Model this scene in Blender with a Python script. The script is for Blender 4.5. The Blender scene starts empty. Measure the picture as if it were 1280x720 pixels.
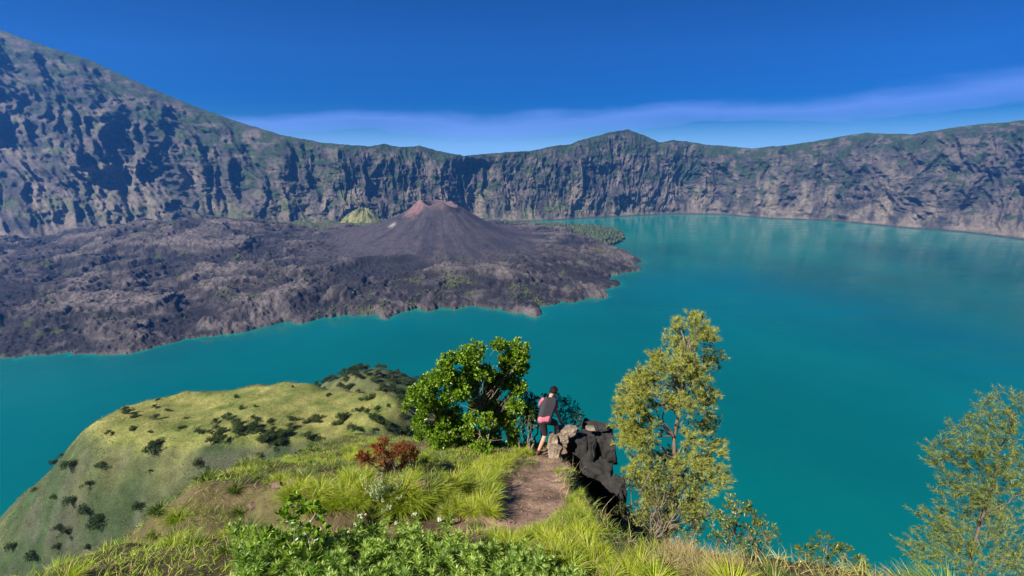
import bpy, math, numpy as np
from mathutils import Vector, Matrix
rng = np.random.default_rng(7)
SC = bpy.context.scene
COL = SC.collection
CAMZ = 600.0
F = 554.0
P = math.radians(16.2)
CP, SP = math.cos(P), math.sin(P)

# ------------------------------------------------------------------ camera maths (photo pixels 1280x720)
def ray(px, py):
    a = (np.asarray(px, float)-640)/F; b = (360-np.asarray(py, float))/F
    return a, CP+b*SP, -SP+b*CP
def pix(px, py, D):
    a, y, z = ray(px, py); t = D/y
    return np.array([a*t, D, CAMZ+z*t])
def water(px, py):
    a, y, z = ray(px, py); t = -CAMZ/z
    return np.stack([a*t, y*t], -1)

# ------------------------------------------------------------------ noise
def _h(ix, iy, seed):
    n = (ix*374761393 + iy*668265263 + seed*1442695041) & 0xffffffff
    n = ((n ^ (n >> 13))*1274126177) & 0xffffffff
    return ((n ^ (n >> 16)) & 0xffff)/65535.0
def vn(x, y, seed=0):
    x, y = np.broadcast_arrays(np.asarray(x, float), np.asarray(y, float))
    ix = np.floor(x).astype(np.int64); iy = np.floor(y).astype(np.int64)
    fx = x-ix; fy = y-iy
    fx = fx*fx*fx*(fx*(fx*6-15)+10); fy = fy*fy*fy*(fy*(fy*6-15)+10)
    a = _h(ix, iy, seed); b = _h(ix+1, iy, seed); c = _h(ix, iy+1, seed); d = _h(ix+1, iy+1, seed)
    return (a*(1-fx)+b*fx)*(1-fy)+(c*(1-fx)+d*fx)*fy
def fbm(x, y, o=5, seed=0, g=.5):
    s = 0; A = 1; T = 0; c, sn = math.cos(.6), math.sin(.6)
    for k in range(o):
        s = s+A*(vn(x, y, seed+k*17)*2-1); T += A; A *= g
        x, y = (x*c-y*sn)*2.03+13.1, (x*sn+y*c)*2.03+7.7
    return s/T
def ridged(x, y, o=4, seed=0, g=.5):
    s = 0; A = 1; T = 0; c, sn = math.cos(.5), math.sin(.5)
    for k in range(o):
        s = s+A*(1-np.abs(vn(x, y, seed+k*31)*2-1)*2.0); T += A; A *= g
        x, y = (x*c-y*sn)*2.07+5.1, (x*sn+y*c)*2.07+3.7
    return s/T
def ss(a, b, x):
    t = np.clip((np.asarray(x, float)-a)/(b-a), 0, 1); return t*t*(3-2*t)
def smax(a, b, k):
    h = np.clip(.5+.5*(a-b)/k, 0, 1); return b*(1-h)+a*h+k*h*(1-h)
def lerp(a, b, t):
    t = np.asarray(t)[..., None]; return np.asarray(a)*(1-t)+np.asarray(b)*t

# ------------------------------------------------------------------ mesh + object helpers
def mesh(name, V, Fs, col=None, smooth=False, shal=None):
    me = bpy.data.meshes.new(name)
    V = np.asarray(V, np.float32)
    Fs = [np.asarray(f, np.int32) for f in (Fs if isinstance(Fs, list) else [Fs])]
    Fs = [f for f in Fs if len(f)]
    me.vertices.add(len(V)); me.vertices.foreach_set('co', V.ravel())
    tot = np.concatenate([np.full(len(f), f.shape[1], np.int32) for f in Fs])
    loops = np.concatenate([f.ravel() for f in Fs])
    st = np.concatenate([[0], np.cumsum(tot)[:-1]]).astype(np.int32)
    me.loops.add(len(loops)); me.loops.foreach_set('vertex_index', loops)
    me.polygons.add(len(tot)); me.polygons.foreach_set('loop_start', st)
    try: me.polygons.foreach_set('loop_total', tot)
    except Exception: pass
    if smooth: me.polygons.foreach_set('use_smooth', np.ones(len(tot), bool))
    if col is not None:
        at = me.color_attributes.new('Col', 'FLOAT_COLOR', 'POINT')
        c = np.ones((len(V), 4), np.float32); c[:, :3] = col
        at.data.foreach_set('color', c.ravel())
    if shal is not None:
        at = me.attributes.new('mask', 'FLOAT', 'POINT'); at.data.foreach_set('value', np.asarray(shal, np.float32))
    me.update(calc_edges=True); me.validate()
    return me
def grid_faces(nr, nc):
    i = np.arange(nr-1)[:, None]*nc+np.arange(nc-1)[None]
    return np.stack([i, i+1, i+nc+1, i+nc], -1).reshape(-1, 4)
def link(name, me, mat=None, parent=None, loc=None):
    o = bpy.data.objects.new(name, me); COL.objects.link(o)
    if mat is not None and me is not None and len(me.materials) == 0: me.materials.append(mat)
    if parent is not None: o.parent = parent
    if loc is not None: o.location = loc
    return o
def tag(o, label, cat, group=None, kind=None):
    o['label'] = label; o['category'] = cat
    if group: o['group'] = group
    if kind: o['kind'] = kind
    return o
def empty(name, loc, label, cat, group=None):
    o = bpy.data.objects.new(name, None); COL.objects.link(o); o.location = loc
    o.empty_display_size = .2
    return tag(o, label, cat, group)
def dup(root, loc, rz=0., sc=1., label=None, group=None, tilt=(0, 0)):
    r = root.copy(); COL.objects.link(r); r.location = loc; r.rotation_euler = (tilt[0], tilt[1], rz)
    r.scale = (sc, sc, sc) if np.isscalar(sc) else sc
    if label: r['label'] = label
    if group: r['group'] = group
    for ch in root.children:
        c = ch.copy(); COL.objects.link(c); c.parent = r
        for g in ch.children:
            d = g.copy(); COL.objects.link(d); d.parent = c
    return r

# ------------------------------------------------------------------ materials
def nodes(name):
    m = bpy.data.materials.new(name); m.use_nodes = True; nt = m.node_tree
    return m, nt, nt.nodes['Principled BSDF'], nt.nodes['Material Output']
def N(nt, t, **kw):
    n = nt.nodes.new(t)
    for k, v in kw.items():
        if k.startswith('_'): setattr(n, k[1:], v)
        else: n.inputs[k].default_value = v
    return n
def mixc(nt, fac, a, b, mode='MIX'):
    n = nt.nodes.new('ShaderNodeMix'); n.data_type = 'RGBA'; n.blend_type = mode
    for s, v in ((0, fac), (6, a), (7, b)):
        if isinstance(v, bpy.types.NodeSocket): nt.links.new(v, n.inputs[s])
        elif s == 0: n.inputs[0].default_value = v
        else: n.inputs[s].default_value = (*v, 1)
    return n.outputs[2]
def ramp(nt, src, stops):
    r = nt.nodes.new('ShaderNodeValToRGB'); nt.links.new(src, r.inputs[0])
    e = r.color_ramp.elements
    e[0].position, e[0].color = stops[0][0], (*stops[0][1], 1); e[1].position, e[1].color = stops[-1][0], (*stops[-1][1], 1)
    for p, c in stops[1:-1]:
        k = e.new(p); k.color = (*c, 1)
    return r.outputs[0]
def noise(nt, scale, detail=6, rough=.6, vec=None):
    n = N(nt, 'ShaderNodeTexNoise', Scale=scale, Detail=detail, Roughness=rough)
    if vec is None:
        vec = nt.nodes.new('ShaderNodeTexCoord').outputs['Object']
    nt.links.new(vec, n.inputs['Vector'])
    return n.outputs['Fac']
def bump(nt, bs, h, strength, dist):
    b = N(nt, 'ShaderNodeBump', Strength=strength, Distance=dist)
    nt.links.new(h, b.inputs['Height'])
    nt.links.new(b.outputs[0], bs.inputs['Normal'])
def vcol_mat(name, scales, rough=.95, var=.35, bdist=1., bstr=1., spec=.2):
    """surface colour from the mesh's own colour attribute, broken up by noise, with relief"""
    m, nt, bs, out = nodes(name)
    a = nt.nodes.new('ShaderNodeVertexColor'); a.layer_name = 'Col'
    c = a.outputs[0]
    for s in scales:
        g = ramp(nt, noise(nt, s, 8, .65), [(.3, (1-var,)*3), (.7, (1+var,)*3)])
        c = mixc(nt, 1, c, g, 'MULTIPLY')
    nt.links.new(c, bs.inputs['Base Color'])
    bs.inputs['Roughness'].default_value = rough
    bs.inputs['Specular IOR Level'].default_value = spec
    bump(nt, bs, noise(nt, scales[-1] if len(scales) > 2 else scales[0], 10, .7), bstr, bdist)
    return m
def leaf_mat(name, trans=.35, rough=.45, spec=.4, tcol=(1.2, 1.5, .5), objvar=.25):
    m, nt, bs, out = nodes(name)
    a = nt.nodes.new('ShaderNodeVertexColor'); a.layer_name = 'Col'
    oi = nt.nodes.new('ShaderNodeObjectInfo')
    g = ramp(nt, oi.outputs['Random'], [(0, (1-objvar, 1-objvar*.8, 1-objvar)), (1, (1+objvar, 1+objvar*.6, 1+objvar*.3))])
    c = mixc(nt, 1, a.outputs[0], g, 'MULTIPLY')
    nt.links.new(c, bs.inputs['Base Color'])
    bs.inputs['Roughness'].default_value = rough; bs.inputs['Specular IOR Level'].default_value = spec
    tr = nt.nodes.new('ShaderNodeBsdfTranslucent')
    nt.links.new(mixc(nt, 1, c, tcol, 'MULTIPLY'), tr.inputs['Color'])
    mx = nt.nodes.new('ShaderNodeMixShader'); mx.inputs[0].default_value = trans
    nt.links.new(bs.outputs[0], mx.inputs[1]); nt.links.new(tr.outputs[0], mx.inputs[2])
    nt.links.new(mx.outputs[0], out.inputs['Surface'])
    return m
def plain(name, col, rough=.8, nscale=None, var=.3, bdist=.01, bstr=.6, spec=.3):
    m, nt, bs, out = nodes(name)
    bs.inputs['Roughness'].default_value = rough; bs.inputs['Specular IOR Level'].default_value = spec
    if nscale:
        f = noise(nt, nscale, 8, .65)
        c = ramp(nt, f, [(.3, tuple(x*(1-var) for x in col)), (.7, tuple(x*(1+var) for x in col))])
        nt.links.new(c, bs.inputs['Base Color']); bump(nt, bs, noise(nt, nscale*2, 8, .7), bstr, bdist)
    else: bs.inputs['Base Color'].default_value = (*col, 1)
    return m

M_wall = vcol_mat('crater_rock', [.03, .16], var=.45, bdist=8, bstr=.9)
M_volc = vcol_mat('volcanic_ground', [.03, .16], var=.32, bdist=5, bstr=1.)
M_hill = vcol_mat('hill_ground', [.16, 1.3, 9.], var=.38, bdist=.05, bstr=.8)
M_leafgreen = leaf_mat('glossy_leaf', .35, .35, .5)
M_needle = leaf_mat('needle_foliage', .3, .6, .2)
M_grass = leaf_mat('grass_blades', .35, .5, .3)
M_far = leaf_mat('distant_foliage', .15, .8, .1)
M_red = leaf_mat('red_foliage', .3, .6, .2, tcol=(1.6, .8, .5))
M_bark = plain('bark', (.16, .12, .09), .9, 25, .4, .01)
M_palebark = plain('pale_bark', (.34, .29, .23), .9, 25, .35, .01)
M_stem = plain('plant_stem', (.10, .14, .04), .7)
M_flower = plain('flower_petals', (.78, .76, .66), .8)
M_pebble = plain('pebbles', (.14, .092, .062), .9, 20, .35, .01)
M_forest = vcol_mat('forest_canopy', [.05, .4], var=.3, bdist=1.5)

# ------------------------------------------------------------------ terrain height of the near slope
_pp = np.array([(702, 560), (690, 573), (676, 584), (670, 598), (664, 615), (660, 632), (652, 646), (625, 655), (592, 655), (550, 652), (500, 654), (446, 652)], float)
_a, _y, _z = ray(_pp[:, 0], _pp[:, 1]); _D = 1.75/(-_z/_y-.55); PATH = np.stack([_a/_y*_D, _D], -1)
def dpoly(x, y, PL, closed=False):
    x = np.asarray(x, float); y = np.asarray(y, float); d = np.full(np.broadcast(x, y).shape, 1e18)
    n = len(PL)
    for i in range(n if closed else n-1):
        a = PL[i]; b = PL[(i+1) % n]; ab = b-a; L = ab@ab+1e-12
        t = np.clip(((x-a[0])*ab[0]+(y-a[1])*ab[1])/L, 0, 1)
        d = np.minimum(d, (x-a[0]-t*ab[0])**2+(y-a[1]-t*ab[1])**2)
    return np.sqrt(d)
def bare(x, y):
    """1 on the trodden bare soil"""
    w = .35+.10*np.sin(np.asarray(y)*1.3+1)+.42*fbm(np.asarray(x)*2.3, np.asarray(y)*2.3, 4, 5)
    w = w+.20*ss(4.9, 6, y)-.12*ss(0, -1, x)
    return 1-ss(-.12, .14, dpoly(x, y, PATH)-w)
def edge_r(y):
    y = np.asarray(y, float)
    e = 1.02+.10*np.sin(y*1.9)+.25*ss(6.5, 8.5, y)+.5*ss(9, 10.5, y)
    return e+2.6*(1-ss(2.5, 4.0, y))
def H(x, y):
    x = np.asarray(x, float); y = np.asarray(y, float)
    z = -1.75-.55*np.maximum(y, 0)-.30*np.minimum(y, 0)
    # gully on the right
    d = np.maximum(0, x-edge_r(y)); drop = .40*ss(0, .16, d)+1.18*d-.33*np.maximum(0, d-2.2)
    z = z-drop*ss(-1, 2.2, y)
    # left shoulder
    z = z-.85*np.maximum(0, -3.6-.12*y-x)
    # hummock carrying the tussocks, behind the hollow
    hm = ss(4.38, 4.75, y+.25*np.sin(x*2.1))*ss(-.55, -1.1, x)
    z = z+.34*hm*(1-.6*ss(6, 7.5, y))-.30*np.exp(-((y-4.22-.12*np.sin(x*2))/.3)**2)*ss(-.4, -1, x)
    z = z+.12*np.exp(-((x-.1)**2/.5+(y-3.5)**2/.3))
    bb = bare(x, y); z = z-.12*bb*ss(3, 4.5, y)+.05*bb*fbm(x*7, y*7, 4, 61)
    # front drop
    yf = 10.9+.25*np.minimum(np.maximum(-x-1, 0), 4)+2.2*ss(1.2, 2.2, x)
    z = z-.8*np.maximum(0, y-yf)
    near = 1-ss(12, 40, np.hypot(x, y))
    z = z+near*(.10*fbm(x*.8, y*.8, 3, 3)+.035*fbm(x*5, y*5, 4, 9))
    r = np.hypot(x, y)
    z = z+ss(15, 120, r)*(24*fbm(x/90, y/90, 5, 21)*ss(20, 300, r)+5*fbm(x/22, y/22, 4, 4))
    # grassy shelf and wooded knoll on the left, lower down
    u = (x+140)/76; v = (y-214-.05*(x+80))/31
    e = np.sqrt(u*u+v*v)
    sh = -129.5-.13*(y-190)*.3+2.2*fbm(x/26, y/18, 4, 33)+1.6*np.sin(x*.09+1)-70*np.maximum(0, e-1)**1.1-ss(.75, 1.5, e)*9*ridged(x/30+.3, y/38, 4, 46)-3*np.maximum(0,-u)*0
    z = smax(z, sh, 3.)
    r2 = np.sqrt(((x+140)/1.15)**2+((y-385)/1.)**2)
    kn = -196.+3*fbm(x/14, y/14, 4, 8)-.5*np.maximum(0, r2-6)-.9*np.maximum(0, r2-42)
    z = smax(z, kn, 3.)
    return np.maximum(z, -612)+CAMZ
def ground_at(px, py, tmax=60, ns=4000):
    a, yy, zz = ray(px, py); t = np.linspace(1.5, tmax, ns)
    g = H(a*t, yy*t)-(CAMZ+zz*t)
    i = int(np.argmax(g > 0)); return np.array([a*t[i], yy*t[i], float(H(a*t[i], yy*t[i]))])

# near slope mesh, one sheet; cells grow with distance
def sgrid(lo, hi, n, c, s):
    u0, u1 = math.asinh((lo-c)/s), math.asinh((hi-c)/s)
    return c+s*np.sinh(np.linspace(u0, u1, n))
gx = sgrid(-1500, 1500, 560, -.3, 4.2); gy = sgrid(-160, 900, 560, 4.6, 4.0)
X, Y = np.meshgrid(gx, gy); Z = H(X, Y)
soil = np.array([.30, .195, .13]); soil2 = np.array([.17, .105, .07]); gras = np.array([.10, .125, .028]); gras2 = np.array([.19, .17, .05])
rockc = np.array([.10, .085, .07]); scrubc = np.array([.035, .055, .02])
b = bare(X, Y)
dzx = np.gradient(Z, axis=1)/np.gradient(X, axis=1); dzy = np.gradient(Z, axis=0)/np.gradient(Y, axis=0)
slope = np.hypot(dzx, dzy)
c = lerp(soil2*.8, gras*.6, .45+.4*fbm(X*2, Y*2, 4, 12))
c = c*(1-b[..., None])+lerp(soil, soil2, .5+.9*fbm(X*3, Y*3, 5, 2))*b[..., None]*(1-.86*ss(-.35, -1., X))[..., None]  # soil darkened towards the hollow: tussock shade put into the colour
R = np.hypot(X, Y)
farc = lerp(lerp(scrubc, np.array([.10, .105, .04]), ss(-.2, .4, fbm(X/26, Y/26, 5, 40))), rockc*.9, ss(1.2, 2.2, slope)*.6*ss(-.2, .3, fbm(X/8, Y/8, 4, 44)))
onsh = ((X+140)/92)**2+((Y-214)/45)**2
mead = lerp(np.array([.10, .125, .028]), np.array([.21, .20, .06]), .5+1.1*fbm(X/9, Y/5, 5, 41))
farc = lerp(farc, mead, (1-ss(.9, 1.5, onsh))*(1-ss(.7, 1.3, slope)))
c = c*(1-ss(14, 30, R))[..., None]+farc*ss(14, 30, R)[..., None]
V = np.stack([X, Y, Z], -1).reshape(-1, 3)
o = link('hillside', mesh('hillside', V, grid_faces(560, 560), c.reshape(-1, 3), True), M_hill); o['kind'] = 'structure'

# ------------------------------------------------------------------ peninsula, volcano and lava
shore_px = [(-260, 470), (-100, 458), (0, 448), (90, 440), (160, 443), (230, 424), (300, 416), (350, 402), (380, 404), (410, 396),
 (438, 394), (452, 393), (473, 393), (485, 397), (497, 390), (511, 388), (520, 384.5), (537, 388), (551, 384.5), (570, 386), (591, 381), (606, 385),
 (620, 386), (637, 390), (655, 393), (669, 396), (678, 393), (672, 384), (688, 382), (703, 376), (717, 378), (735, 371), (750, 373), (763, 370), (752, 363),
 (776, 358), (772, 353), (759, 350), (762, 344), (783, 341), (800, 337), (787, 332), (804, 329), (795, 322), (773, 317), (757, 312), (759, 309),
 (772, 305), (781, 299), (778, 292), (759, 288), (707, 286), (672, 284.5), (637, 283), (600, 281), (560, 280), (500, 281), (438, 279), (300, 268), (0, 262), (-260, 262)]
SH = water(*np.array(shore_px, float).T)
def inside(x, y, PL):
    c = np.zeros(np.shape(x), bool); n = len(PL)
    for i in range(n):
        x1, y1 = PL[i]; x2, y2 = PL[(i+1) % n]
        if y1 == y2: continue
        c ^= ((y1 > y) != (y2 > y)) & (x < (x2-x1)*(y-y1)/(y2-y1)+x1)
    return c
def shore_sd(x, y, amp=1.):
    wx = x+amp*(26*fbm(x/42, y/42, 5, 71, .6)); wy = y+amp*(34*fbm(x/48, y/48, 5, 72, .6))
    d = dpoly(wx, wy, SH, True); return np.where(inside(wx, wy, SH), d, -d)
CC = pix(548, 252, 2900)[:2]
FORPX = np.array([(612, 282.5), (672, 284), (707, 286), (759, 288), (778, 292), (782, 299), (772, 305), (757, 310), (735, 303), (700, 297), (660, 291), (612, 286)], float)
FOR = water(*FORPX.T)
def volc(x, y):
    sd = shore_sd(x, y)
    base = 5*(1-np.exp(-np.maximum(sd, 0)/9))+26*(1-np.exp(-np.maximum(sd-5, 0)/300))
    forest = inside(x, y, FOR)
    dx, dy = x-CC[0], y-CC[1]; r = np.hypot(dx, dy)*(1+.05*fbm(x/180, y/180, 2, 5)); th = np.arctan2(dy, dx)
    # lava flows: domain-warped ridges that stream away from the cone
    q = r/430; wv = 1.5*fbm(x/340, y/340, 3, 91)
    flow = ridged(th*3.4+wv, q*.9+wv, 4, 61)
    flow2 = ridged(x/95+1.2*wv, y/150-wv, 4, 63)
    blk = fbm(x/20, y/20, 4, 65)
    flow3 = ridged(th*15+1.6*wv+.8*fbm(x/120, y/120, 3, 8), r/520, 3, 67)
    lv = ss(480, 980, r)*ss(-10, 150, sd)
    amp = np.where(forest, .25, 1.)
    h = base+lv*amp*(13*np.maximum(flow, -.6)+5*flow2+3.5*blk+7*flow3)
    h = h+ss(0, 20, sd)*amp*6.5*fbm(x/12, y/12, 3, 66)*ss(350, 800, r)
    # big terrace lobes with steep fronts (young flow sheets)
    lob = fbm(x/230+3.3+.5*wv, y/150, 4, 77)
    h = h+lv*amp*(17*ss(.0, .05, lob)+14*ss(-.24, -.2, lob)+14*ss(.2, .24, lob))
    h = h+np.where(forest, 15*ss(4, 70, sd), 0)
    # cone
    cone = 300*np.exp(-np.maximum(r-126, 0)/(345+35*np.cos(th-2.9)))
    gul = fbm(th*9, r/400, 4, 15)
    cone = cone*(1+.035*gul*ss(100, 260, r))+ss(120, 250, r)*1.2*ridged(th*19+fbm(x/90,y/90,3,4), r/300, 3, 16)*np.exp(-((r-300)/220)**2)
    # crater bowls and broken rim
    cone = cone-(115*(1-ss(35, 112, r)))
    d2 = np.hypot(x-(CC[0]+62), y-(CC[1]-52)); cone = cone-48*np.exp(-(d2/46)**2)+16*np.exp(-((d2-64)/17)**2)
    cone = cone+20*np.exp(-(((x-CC[0]+98)/42)**2+((y-CC[1]+20)/60)**2))+13*fbm(th*2.2, r/80, 4, 24)*(1-ss(120, 260, r))-22*np.exp(-(((x-CC[0]-118)/40)**2+((y-CC[1])/90)**2))-22*np.exp(-(((x-CC[0]+36)/18)**2+((y-CC[1]+80)/60)**2))
    d3 = np.hypot(x-(CC[0]-210), y-(CC[1]-120)); cone = cone-20*np.exp(-(d3/22)**2)
    h = h+cone
    # older shoulder on the left and broad flank going out of view
    h = h+22*np.exp(-(((x-CC[0]+620)/420)**2+((y-CC[1]-40)/330)**2))+150*np.exp(-(((x+2300)/700)**2+((y-3000)/520)**2))
    # hollow on the front left; its shade is painted into the colours
    hx = ((x+590)/330)**2+((y-2180)/130)**2
    h = h-40*(1-ss(.55, 1.05, hx+.5*fbm(x/110, y/70, 4, 58)))
    h = h+18*np.exp(-((y-(2080+.35*(x+500)))/26)**2)*np.exp(-((x+430)/210)**2)
    h = np.where(sd < 0, -np.minimum(-sd*.25, 14), h)
    return h, sd, r, th, lob, flow, flow3, blk, forest
ta = np.linspace(-1.5, .36, 980); dd = 1180*np.exp(np.linspace(0, math.log(4400/1180), 560))
TA, DD = np.meshgrid(ta, dd); X = TA*DD; Y = DD
Z, sd, r, th, lob, flow, flow2, blk, forest = volc(X, Y)
ash = np.array([.082, .068, .076]); ash2 = np.array([.054, .048, .058]); lava = np.array([.034, .030, .033]); brown = np.array([.085, .070, .064]); pale = np.array([.145, .122, .108])
n1 = fbm(X/150, Y/150, 5, 51)
c = lerp(lava, brown, ss(-.1, .5, .8*lob+.3*n1+.35*flow2))
lb = lob+.05*blk
c = c*(.75+.55*ss(-.215, -.19, lb)-.50*ss(.0, .02, lb)+.65*ss(.215, .235, lb))[..., None]
c = c*(1+.45*flow2+.4*blk)[..., None]
c = lerp(c, pale, .55*ss(.3, .6, fbm(X/70, Y/45, 5, 52)+.2*flow))
c = lerp(c, lava*.8, ss(.1, .5, fbm(X/120, Y/60, 5, 53)-.3*lob)*.8)
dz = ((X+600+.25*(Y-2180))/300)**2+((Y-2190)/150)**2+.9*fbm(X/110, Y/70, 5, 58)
c = lerp(c, np.array([.028, .027, .032]), (1-ss(.65, .95, dz))*.9)  # shadow band at the cone's lower left, painted as a dark patch
conef = (1-ss(480, 860, r+190*n1))*ss(.6, 1., dz)
streak = fbm(th*10, r/250, 4, 19)
c = lerp(c, lerp(ash, ash2, ss(-.3, .5, streak+.5*n1)), conef)
pink = (1-ss(95, 190, r+70*fbm(X/35, Y/35, 4, 54)))
c = lerp(c, np.array([.23, .15, .145]), pink*.6)
dl = np.hypot(X-CC[0]+130, (Y-CC[1]+90)*.6)
c = lerp(c, np.array([.27, .15, .14]), (1-ss(30, 75, dl+30*fbm(X/20, Y/20, 4, 56)))*.8)
g_ = ss(.15, .45, fbm(X/60, Y/60, 5, 57)+.25*np.exp(-(((X+470)/260)**2+((Y-1900)/170)**2))+.25*np.exp(-(((X+560)/180)**2+((Y-1690)/60)**2))-.2)
c = lerp(c, np.array([.085, .10, .035]), g_*(1-conef)*.8)
c = lerp(c, np.array([.09, .11, .04]), ss(3150, 3500, Y)*ss(-300, -700, X))
wp = pix(491, 286, 2700); c = lerp(c, np.array([.36, .33, .31]), (1-ss(3, 26, np.hypot((X-wp[0])*.8, (Y-2700)*.5)+12*fbm(X/9, Y/9, 3, 2))))
c = c*.64
c = np.where(forest[..., None], np.array([.035, .045, .018]), c)
c = lerp(c, np.array([.09, .075, .06]), ss(5, 1, np.abs(sd))*.7)
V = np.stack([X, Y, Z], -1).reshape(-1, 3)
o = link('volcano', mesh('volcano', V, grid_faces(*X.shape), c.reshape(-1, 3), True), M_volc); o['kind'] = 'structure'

# little sulphur-green side hill at the foot of the wall
hx = np.linspace(-330, 330, 150); hy = np.linspace(-220, 220, 90); HX, HY = np.meshgrid(hx, hy)
rr = np.hypot(HX/1.35, HY); hz = 190*np.exp(-(rr/110)**2)*(1+.20*ridged(np.arctan2(HY, HX)*3.2, rr/150, 3, 3))+70*np.exp(-((HX+170)**2/9000+HY**2/12000))-8
cc = lerp(np.array([.17, .165, .065]), np.array([.04, .06, .022]), ss(-.15, .3, fbm(HX/30, HY/24, 5, 6)+.6*(1-ss(20, 90, hz))))
pk = pix(455, 262, 3560)
o = link('grassy_hill', mesh('grassy_hill', np.stack([HX, HY, hz], -1).reshape(-1, 3), grid_faces(90, 150), cc.reshape(-1, 3), True), M_wall, loc=(pk[0], 3560, 30)); o['kind'] = 'structure'

# ------------------------------------------------------------------ crater wall all round
top_px = [(-420, -60), (-250, -25), (-120, 0), (-40, 22), (40, 52), (110, 74), (180, 106), (240, 132), (300, 153), (350, 168), (400, 178), (438, 181), (460, 183), (480, 180), (500, 184), (525, 182), (545, 188),
 (580, 195), (620, 191), (660, 189), (690, 183), (712, 180), (730, 174), (765, 165), (785, 162), (805, 169), (825, 178), (842, 175), (880, 180), (940, 186), (1010, 178), (1080, 166), (1140, 168), (1200, 158), (1280, 150), (1400, 140), (1700, 130)]
base_px = [(500, 284), (600, 279), (640, 277.5), (700, 275), (740, 272.5), (790, 270), (842, 267.5), (900, 268), (960, 273), (1040, 276), (1120, 284), (1200, 290), (1280, 300), (1400, 315), (1700, 350)]
tp = np.array(top_px, float); a_, y_, z_ = ray(tp[:, 0], tp[:, 1]); tT = a_/y_; tR = z_/y_
bp = np.array(base_px, float); a_, y_, z_ = ray(bp[:, 0], bp[:, 1]); bT = a_/y_; bD = -CAMZ*y_/z_
bT = np.concatenate([[-1.9, -1.45, -1., -.65, -.36], bT]); bD = np.concatenate([[2300, 2700, 3150, 3600, 3850], bD])
TT = np.concatenate([np.linspace(-1.75, -.45, 420), np.linspace(-.45, .45, 900)[1:], np.linspace(.45, 1.7, 480)[1:]])
NV = 190
vv = np.linspace(0, 1, NV)
Db = np.interp(TT, bT, bD); Rt = np.interp(TT, tT, tR)
kk = np.interp(TT, [-1.5, -.6, -.3, 1.7], [.95, .85, .52, .52])
rimn = fbm(TT*70, TT*0, 4, 201)*.0016+fbm(TT*300, TT*0, 3, 202)*.0006
Rt = Rt+rimn
Ht = (CAMZ+Db*Rt)/(1-kk*Rt)
s = np.concatenate([[0], np.cumsum(np.hypot(np.diff(TT*Db), np.diff(Db)))])
S, Vv = np.meshgrid(s, vv); DBm = Db[None]+0*Vv; HT = Ht[None]+0*Vv; KK = kk[None]+0*Vv; T2 = TT[None]+0*Vv
zf = Vv**1.12*(1-.0*Vv)
zz = HT*zf
prof = KK*HT*(.42*(1-np.exp(-Vv*4.2))/(1-math.exp(-4.2))+.58*Vv**1.25)
wrp = 60*fbm(S/260, zz/340, 3, 101)
g1 = ridged((S+wrp*1.6)/430, zz/1900+.3, 3, 102, .55)
g2 = ridged((S+wrp*1.6+.25*zz)/150, zz/380, 4, 103, .6)
g3 = ridged((S+wrp*1.2)/58, zz/100, 4, 104, .6)
iso = fbm(S/34, zz/26, 5, 105, .6)
led = fbm(S/220, zz/38, 4, 106)
hs = HT/700
env = np.sin(np.clip(Vv, 0, 1)*math.pi*.93+.10)**.6
disp = -(125*g1+80*g2+20*g3+9*iso+9*led+50*fbm((S+zz*.5)/190, zz/210, 4, 107))*env*np.clip(hs, .8, 1.9)
disp = disp*(.25+.75*ss(0, .12, Vv))*(1-.9*ss(.93, 1, Vv))
# the deep shaded embayment behind the cone
emb = np.exp(-((T2+.085)/.035)**2); disp = disp+330*emb*ss(.0, .15, Vv)*(1-ss(.8, 1, Vv))*.6
Dw = DBm+prof+disp
Dw[0] -= 40; zz[0] = -25
# behind the rim
ex = [60, 200, 600, 1500, 3500]
Dx = np.stack([Dw[-1]+e for e in ex]); Zx = np.stack([zz[-1]-e*.28+6*fbm(s/60, s*0+e, 3, 9) for e in ex])
D_all = np.vstack([Dw, Dx]); Z_all = np.vstack([zz, Zx]); T_all = np.vstack([T2, np.tile(TT, (5, 1))])
Xw, Yw = T_all*D_all, D_all
rock1 = np.array([.092, .078, .067]); rock2 = np.array([.042, .040, .038]); tan_ = np.array([.165, .135, .10]); grn = np.array([.022, .040, .015]); grn2 = np.array([.06, .08, .025])
Vc = np.vstack([Vv, np.ones((5, len(s)))]); Sc = np.vstack([S]+[S[:1]]*5); Zc = Z_all
G1 = np.vstack([g2]+[g2[-1:]]*5); I_ = np.vstack([led]+[led[-1:]]*5)
c = lerp(rock2, rock1, ss(-.3, .4, fbm(Sc/90, Zc/70, 5, 110)))
c = lerp(c, tan_, ss(.0, .45, fbm(Sc/110, Zc/240, 5, 111)+.42-1.1*Vc)*.75)
c = lerp(c, rock2*.7, ss(.035, .0, Vc))
veg = ss(.0, .35, fbm(Sc/70, Zc/45, 5, 112)+.75*(Vc-.52)-.22*G1+.15*I_)
c = lerp(c, grn, veg*.88)
c = lerp(c, grn2, ss(.15, .4, fbm(Sc/80, Zc/50, 4, 113)+.3*np.exp(-((Vc-.16)/.12)**2)-.12)*.6*ss(.0, .3, -T_all+.35))
c = lerp(c, grn*1.2, ss(.97, 1., Vc)*.8)
V = np.stack([Xw, Yw, Z_all], -1).reshape(-1, 3)
o = link('crater_wall', mesh('crater_wall', V, grid_faces(*Xw.shape), c.reshape(-1, 3), True), M_wall); o['kind'] = 'structure'

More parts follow.
